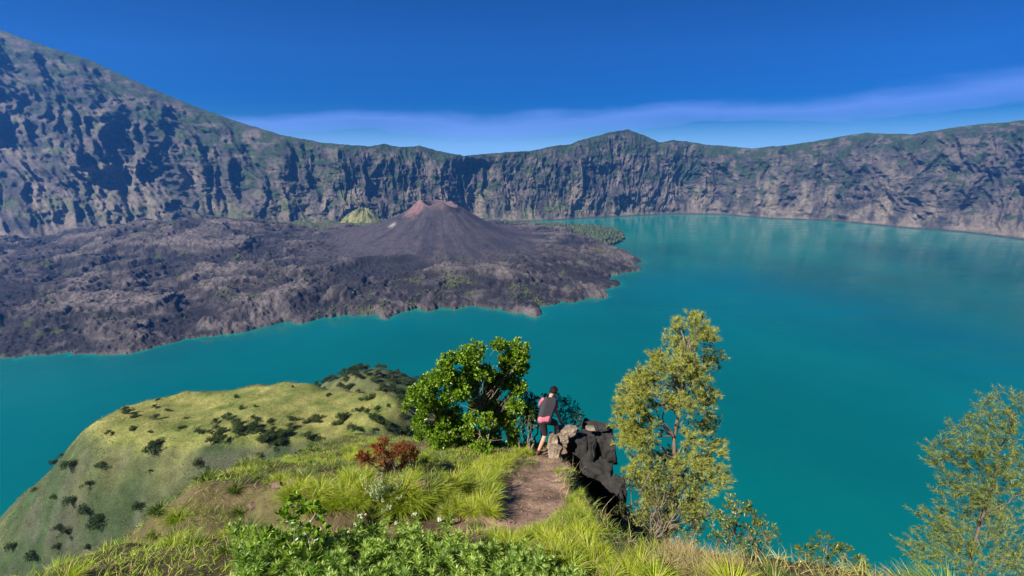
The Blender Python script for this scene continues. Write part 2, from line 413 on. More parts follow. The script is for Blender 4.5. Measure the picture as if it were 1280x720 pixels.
# ------------------------------------------------------------------ lake
ta = np.linspace(-1.75, 1.75, 620); dd = 330*np.exp(np.linspace(0, math.log(5200/330), 420)); TA, DD = np.meshgrid(ta, dd)
X = TA*DD; Y = DD; sd = shore_sd(X, Y)
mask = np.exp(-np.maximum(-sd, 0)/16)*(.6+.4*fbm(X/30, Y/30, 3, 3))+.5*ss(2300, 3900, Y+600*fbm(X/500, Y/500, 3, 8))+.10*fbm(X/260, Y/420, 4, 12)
V = np.stack([X, Y, 0*X], -1).reshape(-1, 3)
m, nt, bs, out = nodes('lake_water')
at = nt.nodes.new('ShaderNodeAttribute'); at.attribute_name = 'mask'
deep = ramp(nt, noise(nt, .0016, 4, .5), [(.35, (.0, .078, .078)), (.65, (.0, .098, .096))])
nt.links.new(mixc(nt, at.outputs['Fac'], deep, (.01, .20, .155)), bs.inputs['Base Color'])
mp = N(nt, 'ShaderNodeMapping'); mp.inputs['Scale'].default_value = (1, 3.2, 1); tcw = nt.nodes.new('ShaderNodeTexCoord'); nt.links.new(tcw.outputs['Object'], mp.inputs[0])
rr_ = nt.nodes.new('ShaderNodeMapRange'); nt.links.new(noise(nt, .0035, 5, .6, mp.outputs[0]), rr_.inputs[0]); rr_.inputs[1].default_value = .4; rr_.inputs[2].default_value = .65; rr_.inputs[3].default_value = .07; rr_.inputs[4].default_value = .26
nt.links.new(rr_.outputs[0], bs.inputs['Roughness']); bs.inputs['IOR'].default_value = 1.33
tc = nt.nodes.new('ShaderNodeTexCoord')
h1 = noise(nt, .22, 4, .55, tc.outputs['Object']); bump(nt, bs, h1, .3, .5)
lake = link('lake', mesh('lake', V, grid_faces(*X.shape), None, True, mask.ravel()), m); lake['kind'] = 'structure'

# ------------------------------------------------------------------ foliage builders (all numpy)
def unit(v): return v/(np.linalg.norm(v, axis=-1, keepdims=True)+1e-9)
def rdir(n, up=0.):
    v = rng.normal(size=(n, 3)); v = unit(v); v[:, 2] += up; return unit(v)
def leaves(Pt, D, L, W, fold=.25, droop=.0):
    """one folded leaf blade per row -> verts, faces"""
    n = len(Pt); D = unit(D); L = np.broadcast_to(L, n)[:, None]; W = np.broadcast_to(W, n)[:, None]
    side = unit(np.cross(D, rdir(n, .8))); up = np.cross(side, D)
    mid = Pt+D*L*.55
    v = np.stack([Pt, mid+side*W*.5+up*W*fold, Pt+D*L-np.array([0, 0, 1])*L*droop, mid-side*W*.5+up*W*fold], 1)
    i = np.arange(n)[:, None]*4
    return v.reshape(-1, 3), np.concatenate([i+np.array([[0, 1, 2]]), i+np.array([[0, 2, 3]])])
def blades(Pt, D, L, W, bend=.5, seg=3):
    """curved tapering strips; D start direction, they bend over by gravity"""
    n = len(Pt); D = unit(D); L = np.broadcast_to(L, n).astype(float); W = np.broadcast_to(W, n).astype(float); bend = np.broadcast_to(bend, n)
    a = rng.uniform(0, 2*math.pi, n); s = np.stack([np.cos(a), np.sin(a), 0*a], -1)
    s = unit(s-D*(s*D).sum(-1, keepdims=True)); hz = D.copy(); hz[:, 2] = 0; hz = unit(hz+1e-6)
    rows = []; p = Pt.copy(); d = D.copy()
    for k in range(seg+1):
        w = W*(1-k/seg)**.7
        if k < seg: rows += [p-s*w[:, None]*.5, p+s*w[:, None]*.5]
        else: rows += [p]
        d = unit(d+(hz*.5-np.array([0, 0, .75]))*(bend*(k+.6)/seg)[:, None])
        p = p+d*(L/seg)[:, None]
    V = np.stack(rows, 1); m_ = V.shape[1]; i = np.arange(n)[:, None]*m_
    q = np.concatenate([i+np.array([[2*k, 2*k+1, 2*k+3, 2*k+2]]) for k in range(seg-1)])
    t = i+np.array([[2*seg-2, 2*seg-1, 2*seg]])
    return V.reshape(-1, 3), q, t, m_
class Geo:
    def __init__(s): s.V = []; s.F = {}; s.C = []; s.n = 0
    def add(s, V, F, C=None):
        for f in (F if isinstance(F, (list, tuple)) else [F]):
            if len(f): s.F.setdefault(f.shape[1], []).append(np.asarray(f)+s.n)
        s.V.append(V); s.n += len(V)
        if C is not None: s.C.append(np.broadcast_to(C, (len(V), 3)))
    def mesh(s, name, smooth=False):
        return mesh(name, np.concatenate(s.V), [np.concatenate(f) for f in s.F.values()], np.concatenate(s.C) if s.C else None, smooth)
def percol(n, k, a, b, p=1.):
    """each leaf gets its own tone between two leaf colours"""
    t = rng.random(n)**p; c = np.asarray(a)*(1-t[:, None])+np.asarray(b)*t[:, None]; c = c*rng.uniform(.8, 1.2, (n, 1))
    return np.repeat(c, k, 0)
def tube(G, pts, rad, k=6, col=None):
    pts = np.asarray(pts, float); n = len(pts); rad = np.broadcast_to(rad, n)
    tg = np.gradient(pts, axis=0); tg = unit(tg); ref = np.array([.3, .9, .2]) if abs(tg[0][1]) < .8 else np.array([1., 0, 0])
    a = unit(np.cross(tg, ref)); b_ = np.cross(tg, a); th = np.arange(k)*2*math.pi/k
    V = pts[:, None]+rad[:, None, None]*(a[:, None]*np.cos(th)[None, :, None]+b_[:, None]*np.sin(th)[None, :, None])
    F = []
    for i in range(n-1):
        for j in range(k): F.append((i*k+j, i*k+(j+1) % k, (i+1)*k+(j+1) % k, (i+1)*k+j))
    G.add(V.reshape(-1, 3), np.array(F), col)
    G.add(V[-1], np.array([[0, 1, 2], [0, 2, 3]] if k < 5 else [[0, 1, 2], [0, 2, 3], [0, 3, 4], [0, 4, 5]][:k-2]), col)
def limb(G, a, b, r0, r1, wob=.08, n=6, sag=0., k=6, col=None):
    a = np.asarray(a, float); b = np.asarray(b, float); t = np.linspace(0, 1, n)[:, None]
    L = np.linalg.norm(b-a); off = rng.normal(size=(n, 3))*wob*L*.5; off[0] = 0; off[-1] = 0
    p = a+(b-a)*t+off+np.array([0, 0, 1])*sag*L*np.sin(t*math.pi)
    tube(G, p, r0+(r1-r0)*t[:, 0], k, col); return p

LG1, LG2 = (.05, .11, .010), (.34, .50, .028)
def clump_leaves(G, c, rad, n, L, W, c1, c2, squash=.85, fold=.25, nros=None):
    """rosettes of leaves around twig tips inside a clump"""
    nros = nros or max(6, n//9); tips = unit(rng.normal(size=(nros, 3)))*rad*rng.random((nros, 1))**.45; tips[:, 2] *= squash
    cen = c+tips; k = n//nros
    Pt = np.repeat(cen, k, 0)+rng.normal(size=(nros*k, 3))*L*.18
    out = np.repeat(unit(tips+1e-6), k, 0); d = unit(rdir(nros*k)+out*.7+np.array([0, 0, .55]))
    v, f = leaves(Pt, d, L*rng.uniform(.7, 1.25, nros*k), W*rng.uniform(.8, 1.2, nros*k), fold)
    G.add(v, f, percol(nros*k, 4, c1, c2, 1.1)); return cen

def clump_shrub(name, label, cat, base, clumps, mats, leaf=(.072, .042), dens=1., c1=LG1, c2=LG2, group=None, stems=5, r0=.035, twig=True, crown='foliage'):
    """clumps: list of (xyz, radius) in world metres"""
    root = empty(name, tuple(base), label, cat, group); G = Geo(); B = Geo()
    base = np.asarray(base, float); cs = [(np.asarray(p, float)-base, r) for p, r in clumps]
    ang = np.linspace(0, 2*math.pi, stems, endpoint=False)
    cen = np.mean([p for p, r in cs], 0)
    starts = []
    for a in ang:
        sp = np.array([math.cos(a)*.22*r0/.035, math.sin(a)*.14*r0/.035, -.08])
        near = sorted(cs, key=lambda q: np.linalg.norm(q[0][:2]-cen[:2]-sp[:2]*6))[0][0]
        mid = sp+(near-sp)*.55; pp = limb(B, sp, mid, r0, r0*.6, .1); starts += list(pp[2:])
    starts = np.array(starts)
    for p, r in cs:
        s_ = starts[np.argmin(np.linalg.norm(starts-p, axis=1)+(.6*np.maximum(0, starts[:, 2]-p[2]+.1)))]
        pp = limb(B, s_, p, r0*.42, r0*.16, .12, 5)
        n = int(dens*330*(r/.25)**2)
        tips = clump_leaves(G, p, r, n, leaf[0], leaf[1], c1, c2)
        if twig:
            for tip in tips[::3]: limb(B, p*.7+pp[-2]*.3, tip, r0*.14, r0*.06, .1, 3, k=4)
    link('branches', B.mesh('branches', True), mats[1], root)
    link(crown, G.mesh(crown), mats[0], root)
    return root

# ---- big glossy shrub in the middle
bs_px = [(647, 436, 14), (623, 431, 9), (638, 452, 16), (593, 439, 14), (580, 444, 11), (560, 452, 13), (553, 470, 14), (537, 479, 14), (521, 491, 12), (514, 500, 8), (569, 476, 14),
 (590, 463, 14), (606, 466, 12), (577, 489, 12), (617, 473, 13), (632, 474, 14), (648, 484, 12), (598, 502, 13), (614, 489, 12), (627, 508, 14), (645, 506, 13), (659, 511, 10), (532, 508, 12),
 (551, 529, 12), (545, 550, 13), (564, 552, 11), (569, 515, 10), (590, 523, 10), (609, 526, 11), (627, 526, 10), (640, 534, 10), (556, 568, 10), (524, 523, 9), (617, 542, 10), (540, 495, 10), (650, 458, 10), (585, 540, 9), (535, 538, 9), (575, 560, 11), (590, 566, 10), (605, 560, 11), (622, 556, 10), (560, 545, 12), (600, 545, 11), (580, 530, 12), (548, 510, 12), (634, 520, 12), (612, 510, 13), (642, 550, 8), (525, 545, 8), (590, 480, 11), (562, 495, 12)]
base = ground_at(592, 561); base[1] += .3; base[2] = float(H(base[0], base[1]))
cl = []
for x, y, r in bs_px:
    D = base[1]+(rng.uniform(-.45, .5)-(.35 if y > 545 else 0) if x < 612 else rng.uniform(.25, .8))
    p = pix(x, y, D); cl.append((p, r*D/.88/F*1.0))
    p2 = pix(x+rng.uniform(-6, 6), y+rng.uniform(2, 10), base[1]+rng.uniform(.4, .9)); cl.append((p2, r*D/.88/F*.8))
big = clump_shrub('broadleaf_shrub', 'large glossy bright green shrub with bare forked stems left of the man', 'shrub', base, cl, (M_leafgreen, M_bark), dens=2.3, stems=6, r0=.024)

# ---- red shrub
base = ground_at(487, 596); base[1] += .3; base[2] = float(H(base[0], base[1]))
cl = []
for x, y, r in [(455, 566, 10), (468, 558, 11), (482, 553, 12), (497, 556, 12), (510, 560, 10), (519, 566, 8), (462, 573, 11), (477, 570, 12), (494, 572, 13), (509, 575, 11), (484, 583, 10), (500, 586, 9), (450, 575, 8)]:
    cl.append((pix(x+rng.uniform(-4, 4), y+rng.uniform(-3, 5), base[1]+rng.uniform(-.25, .5)), r*base[1]/.86/F*rng.uniform(.6, 1.1)))
red = clump_shrub('red_leaved_shrub', 'low rusty red leaved bush at the left below the grassy shelf', 'shrub', base, cl, (M_red, M_bark), leaf=(.06, .012), dens=5.5, c1=(.055, .045, .014), c2=(.32, .07, .02), stems=6, r0=.02)
dk = []
for x, y, r in [(505, 592, 10), (522, 585, 10), (525, 603, 9), (510, 604, 9), (535, 592, 8), (500, 600, 8)]:
    dk.append((pix(x, y, base[1]-.1+rng.uniform(-.1, .2)), r*base[1]/.86/F))
b2 = base.copy(); b2[0] += .5; b2[2] = float(H(b2[0], b2[1]))
clump_shrub('dark_shrub', 'small dark green bush between the red bush and the glossy shrub', 'shrub', b2, dk, (M_leafgreen, M_bark), dens=2., leaf=(.05, .02), c1=(.02, .035, .01), c2=(.05, .075, .02), r0=.018)

# ---- needle tree builder
def needle_tree(name, label, base, clumps, group=None, seed=0, trunk_r=.07, c1=(.06, .085, .02), c2=(.46, .48, .085), nper=46, nl=.078):
    root = empty(name, tuple(base), label, 'tree', group); G = Geo(); B = Geo(); base = np.asarray(base, float)
    cs = [(np.asarray(p, float)-base, r) for p, r in clumps]
    top = max(cs, key=lambda q: q[0][2])[0]; zs = sorted(p[2] for p, r in cs)
    mids = np.array([p for p, r in cs]).mean(0)
    p0 = np.array([0, 0, -.2]); p1 = np.array([mids[0]*.75, mids[1]*.75, mids[2]]); p2 = top
    t = np.linspace(0, 1, 14)[:, None]; tr = (1-t)**2*p0+2*t*(1-t)*p1+t*t*p2; tr[1:-1] += rng.normal(size=(12, 3))*.04
    tube(B, tr, trunk_r*(1-t[:, 0]*.88), 8)
    for p, r in cs:
        low = tr[tr[:, 2] < p[2]+.1]; s_ = low[np.argmin(np.linalg.norm(low-p, axis=1)+(low[:, 2] > p[2]-.2)*.6)] if len(low) else tr[0]
        limb(B, s_, p, trunk_r*.26, trunk_r*.08, .1, 7, .1)
        nt_ = int(100*(r/.35)**2)+18
        for q in range(nt_):
            st = p+unit(rng.normal(size=3))*r*1.25*rng.random()**.5; ow = p-s_; ow[2] *= .3; tip = st+unit(unit(ow+1e-6)*.7+rng.normal(size=3)*.5+np.array([0, 0, .45]))*r*rng.uniform(.35, .8)
            pp = limb(B, st, tip, trunk_r*.05, trunk_r*.025, .12, 4, .08, 4)
            k = nper; u = rng.uniform(.1, 1.0, k)[:, None]; Pt = st+(tip-st)*u
            d = unit((tip-st))*.9+rdir(k)*.75+np.array([0, 0, .05])
            v, qd, tri, m_ = blades(Pt, d, rng.uniform(.5, 1.3, k)*nl, .0062, .55, 2)
            G.add(v, [qd, tri], percol(k, m_, c1, c2))
    link('trunk', B.mesh('trunk', True), M_bark, root); link('crown', G.mesh('crown'), M_needle, root)
    return root
ct = [(838, 428, 14), (852, 440, 17), (868, 420, 14), (845, 452, 14), (815, 450, 10), (828, 462, 13), (800, 470, 11), (787, 482, 10), (775, 494, 10), (796, 490, 12), (812, 482, 12), (842, 478, 14), (862, 470, 15), (830, 500, 10),
      (770, 512, 9), (785, 512, 12), (800, 508, 12), (776, 532, 11), (792, 532, 12), (808, 528, 10), (775, 552, 10), (790, 553, 13), (806, 550, 10), (848, 505, 12), (870, 500, 15), (838, 530, 8), (852, 550, 12), (872, 535, 15),
      (782, 590, 10), (798, 575, 11), (815, 580, 12), (830, 572, 11), (845, 580, 13), (865, 578, 15), (800, 600, 12), (820, 602, 13), (842, 606, 13), (865, 610, 15), (810, 625, 13), (832, 630, 13), (855, 636, 14), (800, 645, 10), (822, 652, 11), (885, 560, 13), (890, 600, 14), (882, 452, 12), (860, 400, 9), (842, 406, 7)]
D0 = 7.9
ct = [q for q in ct if not (808 < q[0] < 846 and 514 < q[1] < 566)]
ct += [(x+rng.uniform(-7, 9), y+rng.uniform(-9, 9), r*.75) for x, y, r in ct if not (800 < x < 855 and 500 < y < 578) and rng.random() < .5]
tb = pix(838, 700, D0); tb[2] = float(H(tb[0], tb[1]))
cl = [(pix(x+7, y, D0+rng.uniform(-.6, .6)), r*D0/.88/F*1.05) for x, y, r in ct]
ntree = needle_tree('casuarina_tree', 'tall feathery olive green tree beside the dark gully on the right', tb, cl)
# second, smaller feathery tree further round the gully, and a glossy shrub on the far left of the ridge
D1 = 7.0; ct2 = [(1190, 575, 22), (1225, 545, 24), (1262, 520, 22), (1250, 580, 26), (1212, 615, 26), (1180, 655, 24), (1235, 650, 28), (1275, 610, 26), (1200, 690, 26), (1260, 700, 28), (1155, 690, 18)]
tb2 = pix(1225, 740, D1); tb2[2] = float(H(tb2[0], tb2[1]))
needle_tree('casuarina_tree', 'small feathery tree on its own at the far right of the slope', tb2, [(pix(x, y, D1+rng.uniform(-.4, .4)), r*D1/.88/F) for x, y, r in ct2], trunk_r=.045, nper=32)
base = ground_at(352, 700); base[2] = float(H(base[0], base[1]))
cl = [(pix(x, y, base[1]+rng.uniform(-.25, .35)), r*base[1]/.85/F) for x, y, r in [(375, 632, 14), (395, 640, 12), (358, 650, 14), (402, 660, 13), (380, 665, 15), (335, 668, 12), (318, 684, 12), (350, 685, 14), (395, 690, 13), (372, 697, 13), (332, 704, 11)]]
clump_shrub('broadleaf_shrub', 'lower glossy green shrub at the left end of the ridge, away from the man', 'shrub', base, cl, (M_leafgreen, M_palebark), leaf=(.06, .034), dens=1.5, stems=5, r0=.022)

# ---- dark bushes behind the man, on the drop
def bush_px(name, label, D, lst, c1, c2, leaf, mat=M_leafgreen, group=None, dens=1.):
    xs = np.array([q[0] for q in lst]); b = pix(xs.mean(), max(q[1] for q in lst)+8, D); b[2] = float(H(b[0], b[1]))
    return clump_shrub(name, label, 'shrub', b, [(pix(x, y, D+rng.uniform(-.3, .3)), r*D/.88/F*1.1) for x, y, r in lst], (mat, M_bark), leaf=leaf, c1=c1, c2=c2, dens=dens, stems=5, r0=.03)
bush_px('dark_shrub', 'dark green bush behind the glossy shrub and the man, on the drop to the lake', 11.2, [(658, 497, 9), (668, 502, 10), (680, 500, 9), (664, 514, 11), (676, 516, 10), (650, 510, 9), (668, 528, 10), (656, 530, 9)], (.012, .022, .008), (.035, .05, .02), (.07, .03), dens=.9)
bush_px('dark_shrub', 'grey green bush beyond the man, above the boulders', 11.6, [(694, 499, 8), (705, 500, 9), (712, 508, 10), (700, 513, 11), (720, 516, 9), (710, 522, 11), (727, 525, 8), (718, 530, 9), (736, 531, 7)], (.02, .035, .014), (.075, .10, .045), (.06, .022), dens=.9)
bush_px('dark_shrub', 'dark olive bush filling the gully under the feathery tree', 6.6, [(788, 604, 12), (802, 612, 13), (820, 618, 13), (840, 622, 14), (862, 628, 14), (800, 636, 13), (822, 644, 14), (846, 650, 14), (776, 636, 9), (784, 652, 11), (806, 658, 12), (868, 656, 14)], (.03, .04, .012), (.11, .12, .03), (.06, .014), dens=1.3)
bush_px('olive_shrub', 'sunlit olive bush at the trunk foot of the feathery tree', 6.0, [(812, 590, 11), (828, 585, 12), (845, 592, 13), (820, 606, 12), (838, 610, 13), (858, 606, 13), (872, 620, 13), (812, 628, 12), (832, 634, 13), (852, 640, 13), (870, 646, 13), (800, 648, 10), (884, 640, 12), (840, 660, 13), (862, 668, 13), (820, 662, 12)], (.06, .08, .02), (.30, .34, .06), (.055, .012), M_needle, dens=1.5)
bush_px('olive_shrub', 'rounded olive bush right of the feathery tree on the falling slope', 5.4, [(905, 640, 15), (925, 632, 16), (945, 645, 15), (915, 662, 16), (938, 668, 17), (960, 668, 14), (898, 672, 14), (925, 688, 16), (950, 690, 16)], (.04, .06, .015), (.20, .25, .05), (.055, .018), M_leafgreen, dens=1.3)
bush_px('olive_shrub', 'low olive bush half way along the slope to the far right tree', 4.6, [(1010, 690, 18), (1035, 682, 18), (1060, 694, 18), (1022, 710, 18), (1048, 714, 18), (1080, 712, 16)], (.04, .06, .015), (.18, .24, .05), (.055, .018), M_leafgreen, dens=1.2)
bush_px('leafy_shrub', 'green bush on the left brow of the ridge, left of the red bush', 8.0, [(372, 575, 13), (390, 568, 13), (408, 575, 12), (380, 590, 13), (400, 592, 12), (356, 588, 11)], (.03, .06, .012), (.16, .26, .03), (.06, .022), M_leafgreen, dens=1.3)
bush_px('leafy_shrub', 'wide green bush at the far left edge of the ridge', 6.6, [(215, 640, 15), (238, 628, 16), (262, 630, 16), (285, 642, 14), (228, 656, 15), (252, 656, 16), (275, 660, 14)], (.03, .05, .015), (.14, .20, .04), (.06, .018), M_leafgreen, dens=1.2)
bush_px('low_shrub', 'grey twiggy bush touching the glossy shrub beside the man', 9.6, [(662, 520, 7), (655, 530, 8), (648, 540, 8), (664, 533, 6)], (.06, .08, .03), (.17, .19, .10), (.05, .016), dens=.8)

# ------------------------------------------------------------------ herbs with narrow leaves
def herb(name, label, h, nl, flower, seed):
    root = empty(name, (0, 0, 0), label, 'plant', None); G = Geo(); B = Geo(); tips = []
    for s_ in range(3 if not flower else 2):
        lean = np.array([rng.uniform(-.35, .35), rng.uniform(-.35, .35), 1]); t = np.linspace(0, 1, 6)[:, None]
        hh = h*rng.uniform(.7, 1.05); p = t*lean*hh+np.array([rng.uniform(-.04, .04), rng.uniform(-.04, .04), -.03]); p[:, 2] += -.04*(t[:, 0])**2
        tube(B, p, .005-.0025*t[:, 0], 5); tips.append(p[-1])
        k = nl; u = rng.uniform(.18, 1, k)**.75; Pt = np.stack([np.interp(u, t[:, 0], p[:, i]) for i in range(3)], 1)
        a = np.arange(k)*2.4+rng.uniform(0, 6); el = .25+u*.9+rng.normal(size=k)*.12
        d = np.stack([np.cos(a)*np.cos(el), np.sin(a)*np.cos(el), np.sin(el)], -1)
        v, q, tr, m_ = blades(Pt, d, (.075+.05*(1-u))*rng.uniform(.8, 1.2, k), .0125, .33, 3)
        cc = percol(k, m_, (.11, .22, .02), (.38, .50, .11)); G.add(v, [q, tr], cc)
        rz = rng.random(14)*6.28; d = np.stack([np.cos(rz)*.5, np.sin(rz)*.5, .8+0*rz], -1)
        v, q, tr, m_ = blades(np.repeat(p[-1:], 14, 0), d, .05, .011, .2, 3); G.add(v, [q, tr], percol(14, m_, (.30, .40, .07), (.50, .55, .25)))
    link('stem', B.mesh('stem', True), M_stem, root); link('leaves', G.mesh('leaves'), M_grass, root)
    if flower:
        for tp_ in tips[:flower]:
            Q = Geo()
            for k in range(11):
                c_ = tp_+np.array([rng.normal()*.017, rng.normal()*.017, .02+rng.uniform(-.008, .012)])
                d = unit(rdir(22)+np.array([0, 0, .5])); v, f = leaves(np.repeat(c_[None], 22, 0), d, .014, .008, .1); Q.add(v, f)
            link('flower_head', Q.mesh('flower_head'), M_flower, root)
    return root
HL = 'narrow leaved green herb in the thick patch at the foot of the view'
protos = [herb('leafy_herb', HL, rng.uniform(.26, .40), int(rng.uniform(42, 60)), 0, k) for k in range(6)]
fl = [herb('flowering_herb', 'x', .34, 44, 2, 7), herb('flowering_herb', 'x', .30, 40, 1, 8)]
spots = []
tries = 0
while len(spots) < 215 and tries < 6000:
    tries += 1
    px = rng.uniform(300, 716); py = rng.uniform(662, 800)
    lim = np.interp(px, [300, 438, 470, 520, 560, 600, 640, 680, 716], [668, 682, 672, 676, 688, 698, 694, 702, 728])
    if py < lim+4: continue
    g = ground_at(px, py, 12)
    if all(np.hypot(g[0]-q[0], g[1]-q[1]) > .105 for q in spots): spots.append(g)
used = set()
for k, g in enumerate(spots):
    i = k % 6; rz = rng.uniform(0, 6.28); sc = rng.uniform(.65, 1.0)
    loc = (g[0], g[1], float(H(g[0], g[1]))-.02)
    if i in used: dup(protos[i], loc, rz, sc, HL, 'narrow leaved herbs in the foreground')
    else:
        r_ = protos[i]; r_.location = loc; r_.rotation_euler = (0, 0, rz); r_.scale = (sc,)*3; r_['group'] = 'narrow leaved herbs in the foreground'; used.add(i)
fpos = [(464, 657, 1.25, 0, 'herb with the biggest cluster of cream flower heads beside the dark hollow'), (488, 645, 1., 0, 'white flowering herb just right of the biggest flower cluster'),
        (499, 649, .8, 1, 'small white flowering herb, second to the right of the biggest flower cluster'), (523, 636, 1., 1, 'tall herb with one white flower head standing highest against the dark hollow'),
        (555, 648, 1.05, 1, 'herb with one yellowish white flower head on the bare soil right of the hollow'), (577, 686, .95, 1, 'white flowering herb at the right end of the green herb patch'),
        (560, 693, .8, 1, 'pale flowering herb low in the middle of the green herb patch'), (658, 712, .8, 1, 'flowering herb at the lowest edge, right of the herb patch'), (441, 660, .9, 1, 'herb with a small white flower left of the biggest flower cluster')]
first = {}
for x, y, sc, i, lab in fpos:
    D = ground_at(x, y+16, 12); base = np.array([D[0], D[1], float(H(D[0], D[1]))-.02])
    if i not in first: first[i] = fl[i]; r_ = fl[i]; r_.location = base; r_.scale = (sc,)*3; r_['label'] = lab; r_['group'] = 'flowering herbs'
    else: dup(fl[i], base, rng.uniform(0, 6), sc, lab, 'flowering herbs')

# ------------------------------------------------------------------ grass tussocks
def tuss(n, h, w, c1, c2, c3, rad=.10, bend=.55):
    G = Geo(); a = rng.uniform(0, 6.28, n); rr = rad*rng.random(n)**.6
    Pt = np.stack([np.cos(a)*rr, np.sin(a)*rr, 0*a-.04], -1); el = rng.uniform(.55, 1.45, n)
    a2 = a+rng.normal(size=n)*.5; d = np.stack([np.cos(a2)*np.cos(el), np.sin(a2)*np.cos(el), np.sin(el)], -1)
    v, q, t, m_ = blades(Pt, d, h*rng.uniform(.55, 1.1, n), w, bend, 3)
    c = percol(n, m_, c1, c2); dry = np.repeat(rng.random(n) < .14, m_); c[dry] = np.array(c3)*rng.uniform(.8, 1.2)
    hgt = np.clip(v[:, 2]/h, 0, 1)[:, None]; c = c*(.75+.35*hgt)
    G.add(v, [q, t], c); return G
YG1, YG2, DRY = (.17, .24, .016), (.50, .58, .035), (.50, .40, .18)
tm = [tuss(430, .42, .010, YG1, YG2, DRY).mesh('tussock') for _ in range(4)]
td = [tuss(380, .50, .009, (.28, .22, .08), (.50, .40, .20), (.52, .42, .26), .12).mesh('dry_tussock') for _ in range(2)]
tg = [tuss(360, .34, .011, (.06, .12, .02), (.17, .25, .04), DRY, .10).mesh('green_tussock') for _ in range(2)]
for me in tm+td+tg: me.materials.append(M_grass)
def put_t(px, py, sc, ms, label, group, xy=None):
    g = ground_at(px, py, 16) if xy is None else xy
    o = link('grass_tussock', ms[int(rng.integers(len(ms)))], None, None, (g[0], g[1], float(H(g[0], g[1]))))
    o.rotation_euler = (rng.uniform(-.12, .12), rng.uniform(-.12, .12), rng.uniform(0, 6.28)); sc *= .60 if px < 640 or xy is not None else .47; o.scale = (sc*rng.uniform(1., 1.4), sc*rng.uniform(1., 1.4), sc*rng.uniform(.75, 1))
    tag(o, label, 'grass tussock', group); return o
LB = 'bright yellow green grass tussock on the ridge left of the bare soil'
for x, y, sc in [(446, 628, 1.2), (458, 618, 1.0), (470, 626, .9), (500, 630, 1.25), (512, 622, 1.3), (522, 630, 1.2), (505, 612, 1.1), (490, 620, .9), (532, 618, .9), (442, 606, 1.0), (455, 600, .9),
                 (548, 612, .9), (556, 622, .9), (566, 606, 1.), (578, 612, 1.2), (592, 618, 1.3), (604, 608, 1.2), (612, 620, 1.1), (586, 600, 1.1), (600, 594, 1.1), (574, 594, .9), (616, 598, 1.), (620, 588, .95), (632, 580, .9), (606, 582, 1.), (590, 586, .9),
                 (640, 572, .9), (625, 572, .9), (570, 632, .8), (588, 638, .8), (560, 640, .6), (600, 632, 1.0), (612, 640, .8), (430, 622, 1.1), (415, 630, 1.1), (400, 615, 1.), (386, 632, 1.2), (365, 620, 1.)]:
    put_t(x, y, sc, tm, LB, 'bright tussocks left of the bare soil')
for x, y, sc in [(655, 562, 1.1), (648, 566, .9), (663, 558, .9), (660, 566, .8)]:
    put_t(x, y, sc, tm, 'bright grass tussock at the man\'s heels, against the glossy shrub', 'tussocks behind the man')
put_t(700, 590, .62, tm, 'small bright tussock growing at the foot of the pale boulder', None)
put_t(724, 604, .8, tm, 'loose pale green tussock on the gully edge right of the boulder foot', None)
put_t(730, 612, .7, tm, 'low tussock on the gully edge just below the loose one', None)
for x, y, sc in [(708, 644, .5), (715, 640, .5), (716, 626, .6), (722, 636, .8), (700, 662, .8), (716, 655, .9), (730, 648, .8), (690, 680, .9), (676, 668, .8), (660, 672, .7), (650, 690, .9), (706, 690, 1.), (722, 676, 1.), (738, 668, .9),
                 (736, 690, 1.), (690, 704, 1.), (712, 712, 1.), (740, 712, 1.), (670, 715, .9), (752, 700, .9), (690, 664, .6), (684, 668, .6), (648, 676, .6), (636, 680, .7), (620, 672, .6), (725, 620, .6)]:
    put_t(x, y, sc, tm, 'yellow green grass tussock between the bare soil and the dark gully', 'tussocks along the gully edge')
for x, y, sc in [(800, 712, 1.), (815, 702, 1.), (828, 712, 1.1), (838, 700, 1.), (786, 720, .8), (846, 716, 1.), (862, 706, 1.1), (875, 720, 1.), (765, 722, .7), (850, 690, .8), (820, 728, 1.), (900, 716, 1.), (925, 725, 1.)]:
    if x >= 824: put_t(x, y, sc*.85, td, 'pale straw coloured tussock in the lower right corner, under the feathery tree', 'dry tussocks')
    else: put_t(x, y, sc, tm, 'yellow green grass tussock between the bare soil and the dark gully', 'tussocks along the gully edge')
for x, y, sc in [(470, 640, .6), (478, 628, .9), (540, 640, .8), (545, 628, .9), (552, 632, .7), (538, 606, .8), (546, 600, .7), (592, 660, .5)]:
    put_t(x, y, sc, tg, 'darker green tussock mixed in among the bright ones', 'darker tussocks')
for k in range(60):
    x = rng.uniform(-3.6, -1.); y = rng.uniform(3.0, 9.6)
    if rng.random() < float(bare(x, y)) or y < 4.9: continue
    put_t(0, 0, rng.uniform(.5, .95), tm if rng.random() < .65 else tg, 'scattered grass tussock on the ridge behind the hollow', 'scattered tussocks', (x, y))
for k in range(120):
    x = rng.uniform(-7.5, -2.6); y = rng.uniform(2.6, 9.8)
    put_t(0, 0, rng.uniform(.5, 1.0), tm if rng.random() < .4 else tg, 'rough grass tussock on the left shoulder of the ridge', 'tussocks on the left shoulder', (x, y))
for k in range(44):
    x = rng.uniform(1.6, 5.5); y = rng.uniform(2.2, 6.5)
    put_t(0, 0, rng.uniform(.7, 1.2), tg if rng.random() < .85 else tm, 'dull green tussock on the shaded slope below the feathery tree', 'tussocks on the shaded slope', (x, y))
